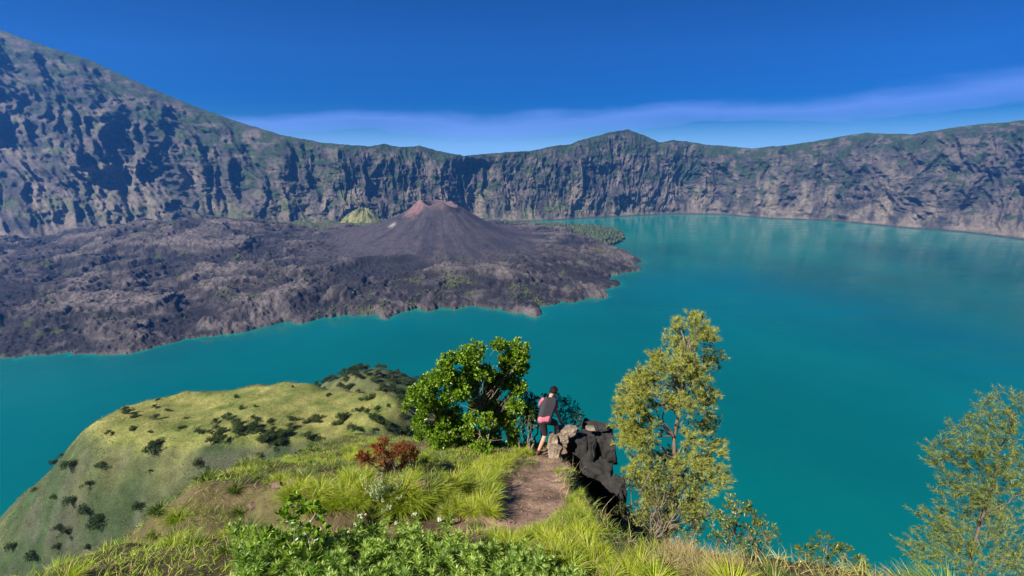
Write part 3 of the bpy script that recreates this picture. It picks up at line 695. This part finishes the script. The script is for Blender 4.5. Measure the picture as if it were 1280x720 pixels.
# pale silvery plant between the left tussocks
G = Geo(); B = Geo(); g = ground_at(478, 634, 12); root = empty('silvery_herb', (g[0], g[1], g[2]), 'pale silver grey bushy herb between the left tussocks', 'plant')
for k in range(26):
    tip = np.array([rng.normal()*.13, rng.normal()*.10, rng.uniform(.2, .5)]); limb(B, (0, 0, 0), tip, .005, .002, .1, 4, k=4)
    n = 26; u = rng.uniform(.4, 1.05, n)[:, None]; v, f = leaves(tip*u, rdir(n, .5), .03, .012, .2); G.add(v, f, percol(n, 4, (.24, .30, .15), (.42, .46, .28)))
link('stem', B.mesh('stem'), M_stem, root); link('leaves', G.mesh('leaves'), M_grass, root)
# two bare grey stakes/stems in front of the glossy shrub
for x, y0, y1, lab in [(529, 602, 628, 'thin dead upright stem left of the pair by the bright tussocks'), (537, 590, 628, 'taller thin dead stem right of the pair by the bright tussocks')]:
    g = ground_at(x, y1+2, 14); G = Geo(); tube(G, [(0, 0, -.05), (.01, 0, .15), (-.01, .01, .3), (.01, 0, .012*(y1-y0)*1.3)], [.009, .008, .006, .003], 6)
    tag(link('dead_stem', G.mesh('dead_stem', True), M_bark, None, (g[0], g[1], g[2])), lab, 'stem', 'dead stems')

# ---- ground grass, uncountable
nb = 115000; x = rng.uniform(-7.5, 7, nb*2); y = rng.uniform(1.2, 11.5, nb*2)
dens = (1-bare(x, y))*(.50+.50*ss(-.25, .25, fbm(x*1.6, y*1.6, 4, 77)))*(1-.75*ss(.05, .5, x-edge_r(y)))*(1-.85*np.exp(-((y-4.2)/.25)**2)*(x < -.6))*(1-ss(-5.5, -7, x))
dens = dens*np.clip(1.25-.05*y, .4, 1)+.02
kp = rng.random(nb*2) < dens; x, y = x[kp][:nb], y[kp][:nb]; n = len(x); z = H(x, y)
a = rng.uniform(0, 6.28, n); el = rng.uniform(.5, 1.4, n); d = np.stack([np.cos(a)*np.cos(el), np.sin(a)*np.cos(el), np.sin(el)], -1)
v, q, t, m_ = blades(np.stack([x, y, z-.02], -1), d, rng.uniform(.05, .15, n)*(1+.3*ss(.3, 1.2, x)*(y < 5)), .0065, .55, 3)
zone = fbm(x*.9, y*.9, 3, 88)
c1 = lerp(np.array(YG1), np.array([.07, .11, .02]), ss(-.1, .3, zone)); c1 = lerp(c1, np.array([.26, .22, .08]), ss(1.4, 1.9, x)*(1-ss(3.3, 4.2, y))*.7)
t_ = rng.random(n)[:, None]; c = c1*(1-t_)+c1*2.1*t_; dry = rng.random(n) < .22; c[dry] = np.array([.36, .27, .13])*rng.uniform(.7, 1.3, (dry.sum(), 1))
G = Geo(); G.add(v, [q, t], np.repeat(c, m_, 0)); o = link('grass', G.mesh('grass'), M_grass); o['kind'] = 'stuff'
tag(o, 'short patchy grass over the ridge', 'grass', None, 'stuff')
# long sparse stalks over the gully edge
n = 60; x = rng.uniform(.7, 1.35, n); y = rng.uniform(3.3, 8.3, n); x = edge_r(y)-rng.uniform(-.1, .25, n); z = H(x, y)
d = np.stack([rng.uniform(-.1, .7, n), rng.normal(size=n)*.35, rng.uniform(.6, 1.1, n)], -1)
v, q, t, m_ = blades(np.stack([x, y, z-.02], -1), d, rng.uniform(.18, .38, n), .005, .28, 4); G = Geo(); G.add(v, [q, t], percol(n, m_, (.34, .30, .10), (.55, .48, .24)))
tag(link('tall_grass', G.mesh('tall_grass'), M_grass), 'long pale grass stalks leaning over the gully edge', 'grass', None, 'stuff')
# broken leaf litter and pebbles on the soil
n = 1500; x = rng.uniform(-3.2, 1.5, n*3); y = rng.uniform(3.6, 10, n*3); kp = rng.random(n*3) < bare(x, y); x, y = x[kp][:n], y[kp][:n]; n = len(x); z = H(x, y)
ico = bpy.data.meshes.new('t'); import bmesh
def ico_np(sub):
    bm = bmesh.new(); bmesh.ops.create_icosphere(bm, subdivisions=sub, radius=1); v = np.array([p.co[:] for p in bm.verts]); f = np.array([[q.index for q in p.verts] for p in bm.faces]); bm.free(); return v, f
iv, if_ = ico_np(1); sz = (.004+.018*rng.random(n)**4)
V = iv[None]*sz[:, None, None]*rng.uniform(.6, 1.3, (n, 1, 3))*rng.uniform(.8, 1.2, (n, len(iv), 1))+np.stack([x, y, z], -1)[:, None]
Fm = if_[None]+np.arange(n)[:, None, None]*len(iv)
tag(link('pebbles', mesh('pebbles', V.reshape(-1, 3), Fm.reshape(-1, 3)), M_pebble), 'small pebbles and clods on the bare soil', 'pebbles', None, 'stuff')

# ------------------------------------------------------------------ boulders
mr, nt, bs, out = nodes('boulder_rock')
f1 = noise(nt, 2.2, 8, .65); f2 = noise(nt, 14, 8, .7)
c = ramp(nt, f1, [(.3, (.09, .064, .046)), (.5, (.21, .155, .11)), (.72, (.42, .33, .24))])
c = mixc(nt, 1, c, ramp(nt, f2, [(.3, (.65,)*3), (.7, (1.2,)*3)]), 'MULTIPLY'); nt.links.new(c, bs.inputs['Base Color']); bs.inputs['Roughness'].default_value = .9
bump(nt, bs, f2, .9, .03)
md, nt, bs, out = nodes('shade_painted_rock')  # gully-side shade painted into the rock colour, hence near-black
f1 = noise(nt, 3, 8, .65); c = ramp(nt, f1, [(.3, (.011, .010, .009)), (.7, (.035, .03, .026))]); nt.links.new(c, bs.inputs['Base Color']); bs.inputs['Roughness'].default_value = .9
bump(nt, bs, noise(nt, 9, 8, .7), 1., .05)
sv, sf = ico_np(5)
def rock(px, py, D, size, seed, label, mat, name='boulder', rz=0., planes=14, cut=.52, group='boulders on the gully edge'):
    r2 = np.random.default_rng(seed); v = sv*1.25
    for ax in range(3):
        for sg in (-1, 1):
            n_ = np.zeros(3); n_[ax] = sg; n_ += r2.normal(size=3)*.16; n_ /= np.linalg.norm(n_); v -= np.maximum(0, v@n_-r2.uniform(.58, .68))[:, None]*n_
    for k in range(planes):
        n_ = r2.normal(size=3); n_ /= np.linalg.norm(n_); d_ = r2.uniform(.66, .9); v -= np.maximum(0, v@n_-d_)[:, None]*n_*.96
    v *= (1+.16*fbm(v[:, 0]*4+seed, v[:, 1]*3+v[:, 2]*2.3, 5, seed))[:, None]
    v += .05*np.stack([fbm(v[:, 1]*7, v[:, 2]*7, 3, seed+1), fbm(v[:, 2]*7, v[:, 0]*7, 3, seed+2), fbm(v[:, 0]*7, v[:, 1]*7, 3, seed+3)], -1)
    v *= np.array(size)/1.45; p = pix(px, py, D)
    o = link(name, mesh(name, v, sf, None, False), mat, None, tuple(p)); o.rotation_euler = (r2.uniform(-.15, .15), r2.uniform(-.15, .15), rz); return tag(o, label, 'rock', group)
rock(694, 566, 9.05, (.29, .32, .44), 3, 'pale upright boulder at the man\'s knees, with the bright tussock at its foot', mr)
rock(691, 551, 9.3, (.26, .3, .36), 12, 'pale yellowish boulder under the man\'s raised leg', mr)
rock(702, 549, 9.45, (.34, .4, .30), 5, 'cream rock slab under the man\'s hand', mr)
rock(710, 539, 9.6, (.40, .34, .21), 8, 'long pink grey slab pointing right from under the man\'s hand', mr, rz=.15)
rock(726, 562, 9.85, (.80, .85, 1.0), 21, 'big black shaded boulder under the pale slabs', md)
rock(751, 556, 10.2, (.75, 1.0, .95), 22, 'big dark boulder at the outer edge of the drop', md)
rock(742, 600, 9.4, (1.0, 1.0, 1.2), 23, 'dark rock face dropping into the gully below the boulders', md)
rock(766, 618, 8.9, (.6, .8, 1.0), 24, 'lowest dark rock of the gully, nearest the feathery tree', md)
rock(738, 535, 9.9, (.26, .2, .07), 31, 'small flat pale stone lying on top of the dark boulders', mr)
rock(754, 534, 10.2, (.30, .3, .14), 32, 'low dark stone at the right end of the dark boulders', md)
for k, (x, y) in enumerate([(.15, 5.6), (.62, 7.9), (.3, 6.7), (-.35, 4.9), (.55, 5.9), (.1, 7.2), (-.9, 4.5)]):
    pass
# clods along the hollow's broken bank
for k in range(16):
    x = -3.3+k*.16+rng.uniform(-.05, .05); y = 4.75+rng.uniform(-.15, .12); s_ = rng.uniform(.025, .075)
    v = sv.copy(); r2 = np.random.default_rng(100+k)
    for q in range(9): n_ = r2.normal(size=3); n_ /= np.linalg.norm(n_); v -= np.maximum(0, v@n_-r2.uniform(.6, .9))[:, None]*n_
    v *= s_*np.array([1.3, 1, .8])/1.; v *= (1+.1*fbm(v[:, 0]*20, v[:, 1]*20+v[:, 2]*20, 4, k))[:, None]
    o = link('soil_clod', mesh('soil_clod', v, sf), M_pebble, None, (x, y, float(H(x, y))+s_*.15)); tag(o, 'brown clod of earth on the broken bank behind the herb patch', 'clod', 'clods along the bank')

# ------------------------------------------------------------------ trees and bushes on the shelf and knoll
def far_tree(h, w, seed, c1, c2):
    root = empty('hill_tree', (0, 0, 0), 'x', 'tree'); G = Geo(); B = Geo(); tube(B, [(0, 0, -.5), (.1, 0, h*.3), (0, .1, h*.75)], [.16, .12, .05], 6)
    for k in range(9):
        c_ = np.array([rng.normal()*w*.26, rng.normal()*w*.26, h*rng.uniform(.38, .85)]); rd = w*rng.uniform(.18, .32)
        limb(B, (0, 0, h*.3), c_, .07, .03, .1, 4, k=4)
        n = 90; o_ = unit(rng.normal(size=(n, 3))); Pt = c_+o_*rd*rng.random((n, 1))**.4*np.array([1, 1, .8]); v, f = leaves(Pt, unit(o_+rdir(n)), .42, .30, .2)
        G.add(v, f, percol(n, 4, c1, c2))
    link('trunk', B.mesh('trunk', True), M_bark, root); link('crown', G.mesh('crown'), M_far, root); return root
DG1, DG2 = (.018, .035, .012), (.05, .085, .025)
ft = [far_tree(5.5, 5.2, 1, DG1, DG2), far_tree(4.4, 4.6, 2, (.025, .045, .015), (.07, .10, .03)), far_tree(6.5, 4.6, 3, (.014, .03, .012), (.04, .065, .022)), far_tree(2.6, 4.0, 4, (.03, .05, .015), (.08, .11, .03))]
usedf = set()
def put_f(x, y, i, sc, label, group):
    loc = (x, y, float(H(x, y))-.15); rz = rng.uniform(0, 6.28)
    if i in usedf: dup(ft[i], loc, rz, sc, label, group)
    else:
        usedf.add(i); r_ = ft[i]; r_.location = loc; r_.rotation_euler = (0, 0, rz); r_.scale = (sc,)*3; r_['label'] = label; r_['group'] = group
pts = []
while len(pts) < 105:
    a = rng.uniform(0, 6.28); r_ = 46*rng.random()**.5; x, y = -140+math.cos(a)*r_*1.25, 382+math.sin(a)*r_*.95
    if y > 410 or all(np.hypot(x-q[0], y-q[1]) > 3.6 for q in pts) is False: continue
    if fbm(x/11, y/8, 3, 14) < -.22: pts.append((x, y, 1)); continue
    pts.append((x, y, 0)); put_f(x, y, int(rng.integers(0, 3)), rng.uniform(.9, 1.5), 'dark tree crowding the wooded knoll beyond the grassy shelf', 'trees on the wooded knoll')
lone = [(462, 499, 3, 1.1, 'lone round bush with a clear shadow near the top of the grassy shelf'), (447, 514, 3, .75, 'small bush at the left of the row across the grassy shelf'), (452, 512, 3, .6, 'second small bush in the row across the grassy shelf'),
        (458, 515, 3, .7, 'third small bush in the row across the grassy shelf'), (471, 512, 3, .8, 'wide small bush in the middle of the grassy shelf'), (485, 508, 3, .6, 'tiny bush at the right of the grassy shelf')]
for x, y, i, sc, lab in lone:
    g = ground_at(x, y, 420); put_f(g[0], g[1], i, sc, lab, 'single bushes on the grassy shelf')
k = 0
while k < 90:
    x = rng.uniform(428, 512) if rng.random() < .7 else rng.uniform(260, 428); y = rng.uniform(516, 556)
    if y < 520+ (10 if x < 455 else 0)*(x > 440) or fbm(x/14, y/8, 3, 19) < -.05: k += .2; continue
    g = ground_at(x, y, 420, 900)
    if g[1] > 260 or g[1] < 60: k += .2; continue
    put_f(g[0], g[1], int(rng.choice([0, 1, 1, 3, 3])), rng.uniform(.5, .95), 'dark bushy tree in the wood at the near edge of the grassy shelf', 'trees at the near edge of the shelf'); k += 1

k = 0
while k < 190:
    x = rng.uniform(-250, -50); y = rng.uniform(70, 196)
    if fbm(x/20, y/20, 4, 92) < -.06: k += .1; continue
    put_f(x, y, int(rng.choice([0, 1, 1, 3])), rng.uniform(.45, 1.25), 'tree in the wood on the steep bank under the grassy shelf', 'trees on the bank under the shelf'); k += 1
k = 0
while k < 46:
    x = rng.uniform(-235, -70); y = rng.uniform(150, 245)
    if fbm(x/16, y/14, 3, 91) < .02: k += .1; continue
    put_f(x, y, int(rng.choice([1, 3, 3])), rng.uniform(.3, .8), 'scattered green bush on the open side of the grassy shelf', 'bushes on the open side of the shelf'); k += 1

n = 90000; x = rng.uniform(-265, -45, n); y = rng.uniform(90, 262, n); kp = (((x+140)/125)**2+((y-205)/80)**2 < 1)&(rng.random(n) < .35+.65*ss(-.3, .3, fbm(x/7, y/5, 4, 95))); x, y = x[kp], y[kp]; n = len(x); z = H(x, y)
a = rng.uniform(0, 6.28, n); d = np.stack([np.cos(a)*.6, np.sin(a)*.6, .8+0*a], -1); v, q, t, m_ = blades(np.stack([x, y, z-.05], -1), d, rng.uniform(.3, .95, n), rng.uniform(.1, .3, n), .4, 2)
zz_ = ss(-.4, .4, fbm(x/12, y/8, 4, 96)); cc = lerp(np.array([.09, .12, .025]), np.array([.28, .26, .08]), zz_)*rng.uniform(.7, 1.3, (n, 1)); G = Geo(); G.add(v, [q, t], np.repeat(cc, m_, 0))
tag(link('meadow_grass', G.mesh('meadow_grass'), M_far), 'rough yellow green grass over the shelf', 'grass', None, 'stuff')

# ------------------------------------------------------------------ forest on the spur, scrub on the lava
def canopy(name, x, y, z, w, h, cols, label):
    n = len(x); cv, cf = ico_np(2); k = len(cv)
    V = cv[None]*np.stack([w, w, h], -1)[:, None]; V = V*rng.uniform(.72, 1.22, (n, k, 1))+np.stack([x, y, z+h*.55], -1)[:, None]
    Fm = cf[None]+np.arange(n)[:, None, None]*k; cc = np.repeat(cols, k, 0)*rng.uniform(.8, 1.2, (n*k, 1))
    o = link(name, mesh(name, V.reshape(-1, 3), Fm.reshape(-1, 3), cc, False), M_forest); return tag(o, label, 'forest', None, 'stuff')
mn, mx = FOR.min(0), FOR.max(0); n = 9000; x = rng.uniform(mn[0], mx[0], n); y = rng.uniform(mn[1], mx[1], n); ok = inside(x+14*fbm(x/40, y/40, 3, 3), y+20*fbm(x/40, y/40, 3, 4), FOR)&(shore_sd(x, y) > 2); x, y = x[ok][:3600], y[ok][:3600]
z = volc(x, y)[0]; n = len(x); w = rng.uniform(5, 10.5, n); cols = np.array([.03, .045, .02])+np.array([.045, .048, .022])*rng.random((n, 1))
canopy('forest', x, y, z-1, w, w*rng.uniform(.9, 1.7, n), cols, 'dense grey green forest on the low spur behind the lava')
n = 60000; x = rng.uniform(-1500, 300, n); y = rng.uniform(1450, 2400, n); pr = ss(.2, .5, fbm(x/60, y/60, 5, 57)+.30*np.exp(-(((x+470)/260)**2+((y-1900)/170)**2))+.35*np.exp(-(((x+560)/180)**2+((y-1690)/60)**2))-.12)
ok = (rng.random(n) < pr*.25)&(shore_sd(x, y) > 6)&(np.hypot(x-CC[0], y-CC[1]) > 560); x, y = x[ok][:2600], y[ok][:2600]; z = volc(x, y)[0]; n = len(x); w = rng.uniform(2, 5, n)
cols = np.array([.035, .052, .018])+np.array([.05, .05, .015])*rng.random((n, 1))
canopy('scrub', x, y, z, w, w*rng.uniform(.7, 1.1, n), cols, 'scattered green scrub on the old lava')

# ------------------------------------------------------------------ the man
def cone_tube(G, a, b, r0, r1, sx=1., k=14, n=7):
    """rounded tapering capsule from a to b"""
    a = np.array(a, float); b = np.array(b, float); L = np.linalg.norm(b-a); w = (b-a)/L
    t1 = np.concatenate([-r0*np.cos(np.linspace(0, math.pi/2, 5))[:-1], np.linspace(0, L, n), L+r1*np.sin(np.linspace(0, math.pi/2, 5))[1:]])
    rr = np.concatenate([r0*np.sin(np.linspace(0.05, math.pi/2, 5))[:-1], np.linspace(r0, r1, n), r1*np.cos(np.linspace(0, math.pi/2-.05, 5))[1:]])
    ref = np.array([1., 0, 0]) if abs(w[0]) < .8 else np.array([0, 1., 0]); u = unit(ref-w*(ref@w)); q = np.cross(w, u); th = np.arange(k)*2*math.pi/k
    V = a+w*t1[:, None, None]+rr[:, None, None]*(u*sx*np.cos(th)[:, None]+q*np.sin(th)[:, None])[None]
    m_ = len(t1); F_ = [(i*k+j, i*k+(j+1) % k, (i+1)*k+(j+1) % k, (i+1)*k+j) for i in range(m_-1) for j in range(k)]
    G.add(V.reshape(-1, 3), np.array(F_))
    c0 = np.vstack([V[0].mean(0), V[0]]); G.add(c0, np.array([(0, 1+(j+1) % k, 1+j) for j in range(k)])); c1_ = np.vstack([V[-1].mean(0), V[-1]]); G.add(c1_, np.array([(0, 1+j, 1+(j+1) % k) for j in range(k)]))
def fuse(G, name, vox, mat, parent, smooth=3):
    me = G.mesh(name); o = bpy.data.objects.new(name, me); COL.objects.link(o)
    r = o.modifiers.new('r', 'REMESH'); r.mode = 'VOXEL'; r.voxel_size = vox; r.use_smooth_shade = True
    s_ = o.modifiers.new('s', 'SMOOTH'); s_.iterations = smooth; s_.factor = .5
    dg = bpy.context.evaluated_depsgraph_get(); me2 = bpy.data.meshes.new_from_object(o.evaluated_get(dg)); me2.name = name
    o.modifiers.clear(); o.data = me2; me2.materials.clear(); me2.materials.append(mat); o.parent = parent; return o
pf = ground_at(674, 568, 16)
man = empty('person', tuple(pf), 'man in dark vest, pink shirt and dark shorts leaning one hand on the boulders', 'person')
skin = plain('skin', (.40, .235, .15), .6, 30, .12, .002); cloth_d = plain('dark_vest_cloth', (.036, .032, .040), .95, 60, .2, .004); cloth_p = plain('pink_shirt_cloth', (.50, .13, .17), .9, 60, .15, .003)
cloth_s = plain('dark_shorts_cloth', (.022, .018, .022), .9, 60, .2, .003); hair = plain('black_hair', (.012, .010, .010), .7, 90, .4, .01, 1.); shoe = plain('brown_shoe', (.09, .035, .02), .7, 40)
J = dict(ankL=(-.02, 0, .09), kneL=(.14, .09, .49), hipL=(.06, .10, .86), pel=(.105, .10, .90), hipR=(.20, .14, .85), kneR=(.43, .40, .60), ankR=(.44, .36, .20),
         waist=(.15, .19, 1.02), chest=(.225, .35, 1.15), neckb=(.27, .43, 1.26), neck=(.295, .48, 1.32), shL=(.095, .39, 1.25), shR=(.395, .45, 1.14), elL=(.03, .56, 1.02), wrL=(.16, .72, .84), elR=(.43, .50, .92), wrR=(.51, .52, .665))
J = {k: np.array(v) for k, v in J.items()}
head = np.array([.37, .55, 1.40])
G = Geo()
for a, b_, r0, r1 in [('hipL', 'kneL', .082, .054), ('hipR', 'kneR', .082, .054), ('pel', 'waist', .055, .06), ('waist', 'chest', .07, .08), ('chest', 'neckb', .09, .055), ('shL', 'shR', .055, .055), ('neckb', 'neck', .052, .048),
                      ('shL', 'elL', .045, .036), ('elL', 'wrL', .036, .024), ('shR', 'elR', .045, .036), ('elR', 'wrR', .036, .024)]: cone_tube(G, J[a], J[b_], r0, r1)
for s_ in 'LR':   # calf swelling then a narrow ankle
    k_, a_ = J['kne'+s_], J['ank'+s_]; m1 = k_+(a_-k_)*.32+np.array([0, -.02, 0]); cone_tube(G, k_, m1, .05, .054); cone_tube(G, m1, a_, .054, .034)
cone_tube(G, J['neck'], head+np.array([-.01, -.01, -.03]), .05, .055)
fwd = unit(np.array([.55, .72, -.30])); rgt = unit(np.cross(fwd, [0, 0, 1])); upv = np.cross(rgt, fwd)
hv, hf = ico_np(4); hh = hv*np.array([.077, .095, .112]); hh[:, 1] += .012*(hv[:, 2] < 0)*(-hv[:, 2])*2
hw = lambda p: head+p[..., 0:1]*rgt+p[..., 1:2]*fwd+p[..., 2:3]*upv
G.add(hw(hh), hf)
cone_tube(G, hw(np.array([0, .085, .012])), hw(np.array([0, .108, -.022])), .011, .016)       # nose
cone_tube(G, hw(np.array([-.022, .083, -.058])), hw(np.array([.022, .083, -.058])), .011, .011)  # mouth
cone_tube(G, hw(np.array([-.035, .078, .03])), hw(np.array([.035, .078, .03])), .013, .013)   # brow
cone_tube(G, hw(np.array([0, .07, -.09])), hw(np.array([0, .055, -.07])), .022, .03)          # chin
for sg in (-1, 1): cone_tube(G, hw(np.array([sg*.078, -.005, -.022])), hw(np.array([sg*.083, -.01, .022])), .011, .016, .6)
def hand(w, d, nrm, thumb):
    d = unit(np.array(d, float)); n_ = unit(np.array(nrm, float)); s_ = unit(np.cross(d, n_))
    for q in np.linspace(-.026, .026, 4): cone_tube(G, w+s_*q*.6, w+d*.085+s_*q, .016, .0135)
    for q, L in zip(np.linspace(-.034, .034, 4), (.060, .074, .078, .068)):
        p0 = w+d*.085+s_*q; p1 = p0+(d*.9-n_*.25)*L*.5; p2 = p1+(d*.7-n_*.7)*L*.5; cone_tube(G, p0, p1, .0105, .009); cone_tube(G, p1, p2, .009, .0075)
    p0 = w+d*.03+s_*.03*thumb; p1 = p0+(d*.5+s_*thumb*.8)*.045; cone_tube(G, p0, p1, .013, .011); cone_tube(G, p1, p1+(d*.9+s_*thumb*.2)*.03, .011, .009)
hand(J['wrR'], (.35, .25, -.75), (-.5, .8, .3), 1)
hand(J['wrL'], (.5, .5, -.6), (0, .7, .5), -1)
body = fuse(G, 'body', .0065, skin, man)
G = Geo()   # vest: hem to shoulders, front and back
for o1, o2 in ((-.055, .055),): pass
for q in (-.08, -.045, -.01, .025, .06, .09):
    off = np.array([1., .25, -.25])*q+np.array([0, -.02, .012]); cone_tube(G, J['waist']+off*.95+[-.035, -.045, -.125], J['chest']+off*1.15, .083, .1); cone_tube(G, J['chest']+off*1.15, J['neckb']+off*1.1+[0, -.01, -.02], .1, .068)
fuse(G, 'vest', .009, cloth_d, man)
G = Geo()   # shirt: sleeves and the hem that shows
cone_tube(G, J['shR']+[.0, 0, .0], J['shR']+(J['elR']-J['shR'])*.62, .062, .062); cone_tube(G, J['shL'], J['shL']+(J['elL']-J['shL'])*.62, .062, .06)
for q in (-.08, -.03, .03, .08): off = np.array([1., .25, -.1])*q; cone_tube(G, J['pel']+off*.9+[-.005, -.012, .0], J['waist']+off+[0, .02, -.02], .08, .07)
fuse(G, 'shirt', .008, cloth_p, man)
G = Geo()
for s_ in 'LR': cone_tube(G, J['hip'+s_], J['hip'+s_]+(J['kne'+s_]-J['hip'+s_])*.86, .104, .078)
cone_tube(G, J['hipL']+[0, 0, .0], J['hipR'], .108, .108)
fuse(G, 'shorts', .009, cloth_s, man)
G = Geo(); hm = hv*np.array([.087, .102, .106]); V = hm.copy(); V[:, 2] += .017; V[:, 1] -= .014
V *= (1+.07*fbm(hv[:, 0]*9, hv[:, 1]*9+hv[:, 2]*9, 3, 5))[:, None]
keep = (hv[:, 1] < .45+.5*hv[:, 2])&(hv[:, 2] > -.50); fk = hf[keep[hf].all(1)]; G.add(hw(V), fk)
G2 = Geo(); n = 900; ii = rng.choice(np.where(keep)[0], n); d = unit(hw(hv[ii])-head+rng.normal(size=(n, 3))*.5); v, f = leaves(hw(V[ii]*.97), d, .026, .006, .1); G.add(v, f)
link('hair', G.mesh('hair', True), hair, man)
for s_, dr in (('L', (.55, .72, -.42)), ('R', (.5, .8, -.3))):
    G = Geo(); a_ = J['ank'+s_]; d = unit(np.array(dr)); cone_tube(G, a_+[0, 0, -.045]-d*.05, a_+[0, 0, -.05]+d*.14, .038, .036, 1.1); cone_tube(G, a_+[0, 0, -.04], a_+[0, 0, .01], .045, .042); fuse(G, 'shoe', .006, shoe, man)

# ------------------------------------------------------------------ light, sky, air, camera
tosun = Vector((-.52, -.48, .69)).normalized()
sl = bpy.data.lights.new('sun', 'SUN'); sl.energy = 5.0; sl.angle = math.radians(.53); sl.color = (1, .95, .87)
so = bpy.data.objects.new('sun', sl); COL.objects.link(so); so.rotation_euler = tosun.to_track_quat('Z', 'Y').to_euler()
w = bpy.data.worlds.new('World'); SC.world = w; w.use_nodes = True; nt = w.node_tree; bg = nt.nodes['Background']
sky = nt.nodes.new('ShaderNodeTexSky'); sky.sky_type = 'NISHITA'; sky.sun_disc = False; sky.sun_elevation = math.asin(tosun.z); sky.sun_rotation = math.atan2(tosun.x, tosun.y)
sky.altitude = 2600; sky.air_density = 1.; sky.dust_density = .25; sky.ozone_density = 3.
hs = nt.nodes.new('ShaderNodeHueSaturation'); hs.inputs['Saturation'].default_value = 1.7; hs.inputs['Value'].default_value = .58; hs.inputs['Hue'].default_value = .517; nt.links.new(sky.outputs[0], hs.inputs['Color'])
tcs = nt.nodes.new('ShaderNodeTexCoord'); sx = nt.nodes.new('ShaderNodeSeparateXYZ'); nt.links.new(tcs.outputs['Generated'], sx.inputs[0])
tn = mixc(nt, 1, hs.outputs[0], (.32, .86, 1.02), 'MULTIPLY')
# a thin veil of lavender haze lying low over the far horizon, its upper edge slightly uneven
mpz = N(nt, 'ShaderNodeMapping'); mpz.inputs['Scale'].default_value = (1.2, 1.2, 5.); nt.links.new(tcs.outputs['Generated'], mpz.inputs[0])
nz = noise(nt, 2.2, 4, .5, mpz.outputs[0]); ma = nt.nodes.new('ShaderNodeMath'); ma.operation = 'MULTIPLY_ADD'; ma.inputs[1].default_value = -.10; nt.links.new(nz, ma.inputs[0]); nt.links.new(sx.outputs[2], ma.inputs[2])
mb = nt.nodes.new('ShaderNodeMath'); mb.operation = 'MULTIPLY_ADD'; mb.inputs[1].default_value = -.035; nt.links.new(sx.outputs[0], mb.inputs[0]); nt.links.new(ma.outputs[0], mb.inputs[2])
veil = ramp(nt, mb.outputs[0], [(0., (0, 0, 0)), (.004, (.5,)*3), (.03, (1,)*3), (.052, (0, 0, 0))])
low = ramp(nt, sx.outputs[2], [(0., (.85,)*3), (.025, (.7,)*3), (.075, (0, 0, 0))])
tn = mixc(nt, low, tn, (3.4, 6.2, 11.5))
vs = nt.nodes.new('ShaderNodeMath'); vs.operation = 'MULTIPLY'; vs.inputs[1].default_value = .62; nt.links.new(veil, vs.inputs[0])
tn = mixc(nt, vs.outputs[0], tn, (2.5, 4.0, 10.5))
nt.links.new(tn, bg.inputs['Color']); bg.inputs['Strength'].default_value = .05
hm_ = bpy.data.meshes.new('haze'); bx = np.array([[x, y, z] for x in (-9500, 9500) for y in (-700, 10500) for z in (-2200, 2900)], float)
hz = link('haze', mesh('haze', bx, np.array([[0, 1, 3, 2], [4, 6, 7, 5], [0, 4, 5, 1], [2, 3, 7, 6], [0, 2, 6, 4], [1, 5, 7, 3]]))); hz['kind'] = 'stuff'
m = bpy.data.materials.new('haze_air'); m.use_nodes = True; nt = m.node_tree; nt.nodes.remove(nt.nodes['Principled BSDF'])
pv = nt.nodes.new('ShaderNodeVolumePrincipled'); pv.inputs['Color'].default_value = (.07, .33, 1., 1); pv.inputs['Density'].default_value = 3.9e-5; pv.inputs['Anisotropy'].default_value = .1
nt.links.new(pv.outputs[0], nt.nodes['Material Output'].inputs['Volume']); hz.data.materials.append(m)
tag(hz, 'thin blue air between the ridge and the crater wall', 'haze', None, 'stuff')
cam = bpy.data.cameras.new('camera'); co = bpy.data.objects.new('camera', cam); COL.objects.link(co); SC.camera = co
co.location = (0, 0, CAMZ); co.rotation_euler = (math.pi/2-P, 0, 0); cam.lens = F/1280*36; cam.sensor_width = 36; cam.clip_start = .1; cam.clip_end = 60000
SC.view_settings.view_transform = 'Standard'; SC.view_settings.look = 'None'; SC.view_settings.exposure = 1.08; SC.view_settings.gamma = 1
SC.cycles.volume_bounces = 0; SC.cycles.max_bounces = 6; SC.cycles.transparent_max_bounces = 4; SC.cycles.use_denoising = True
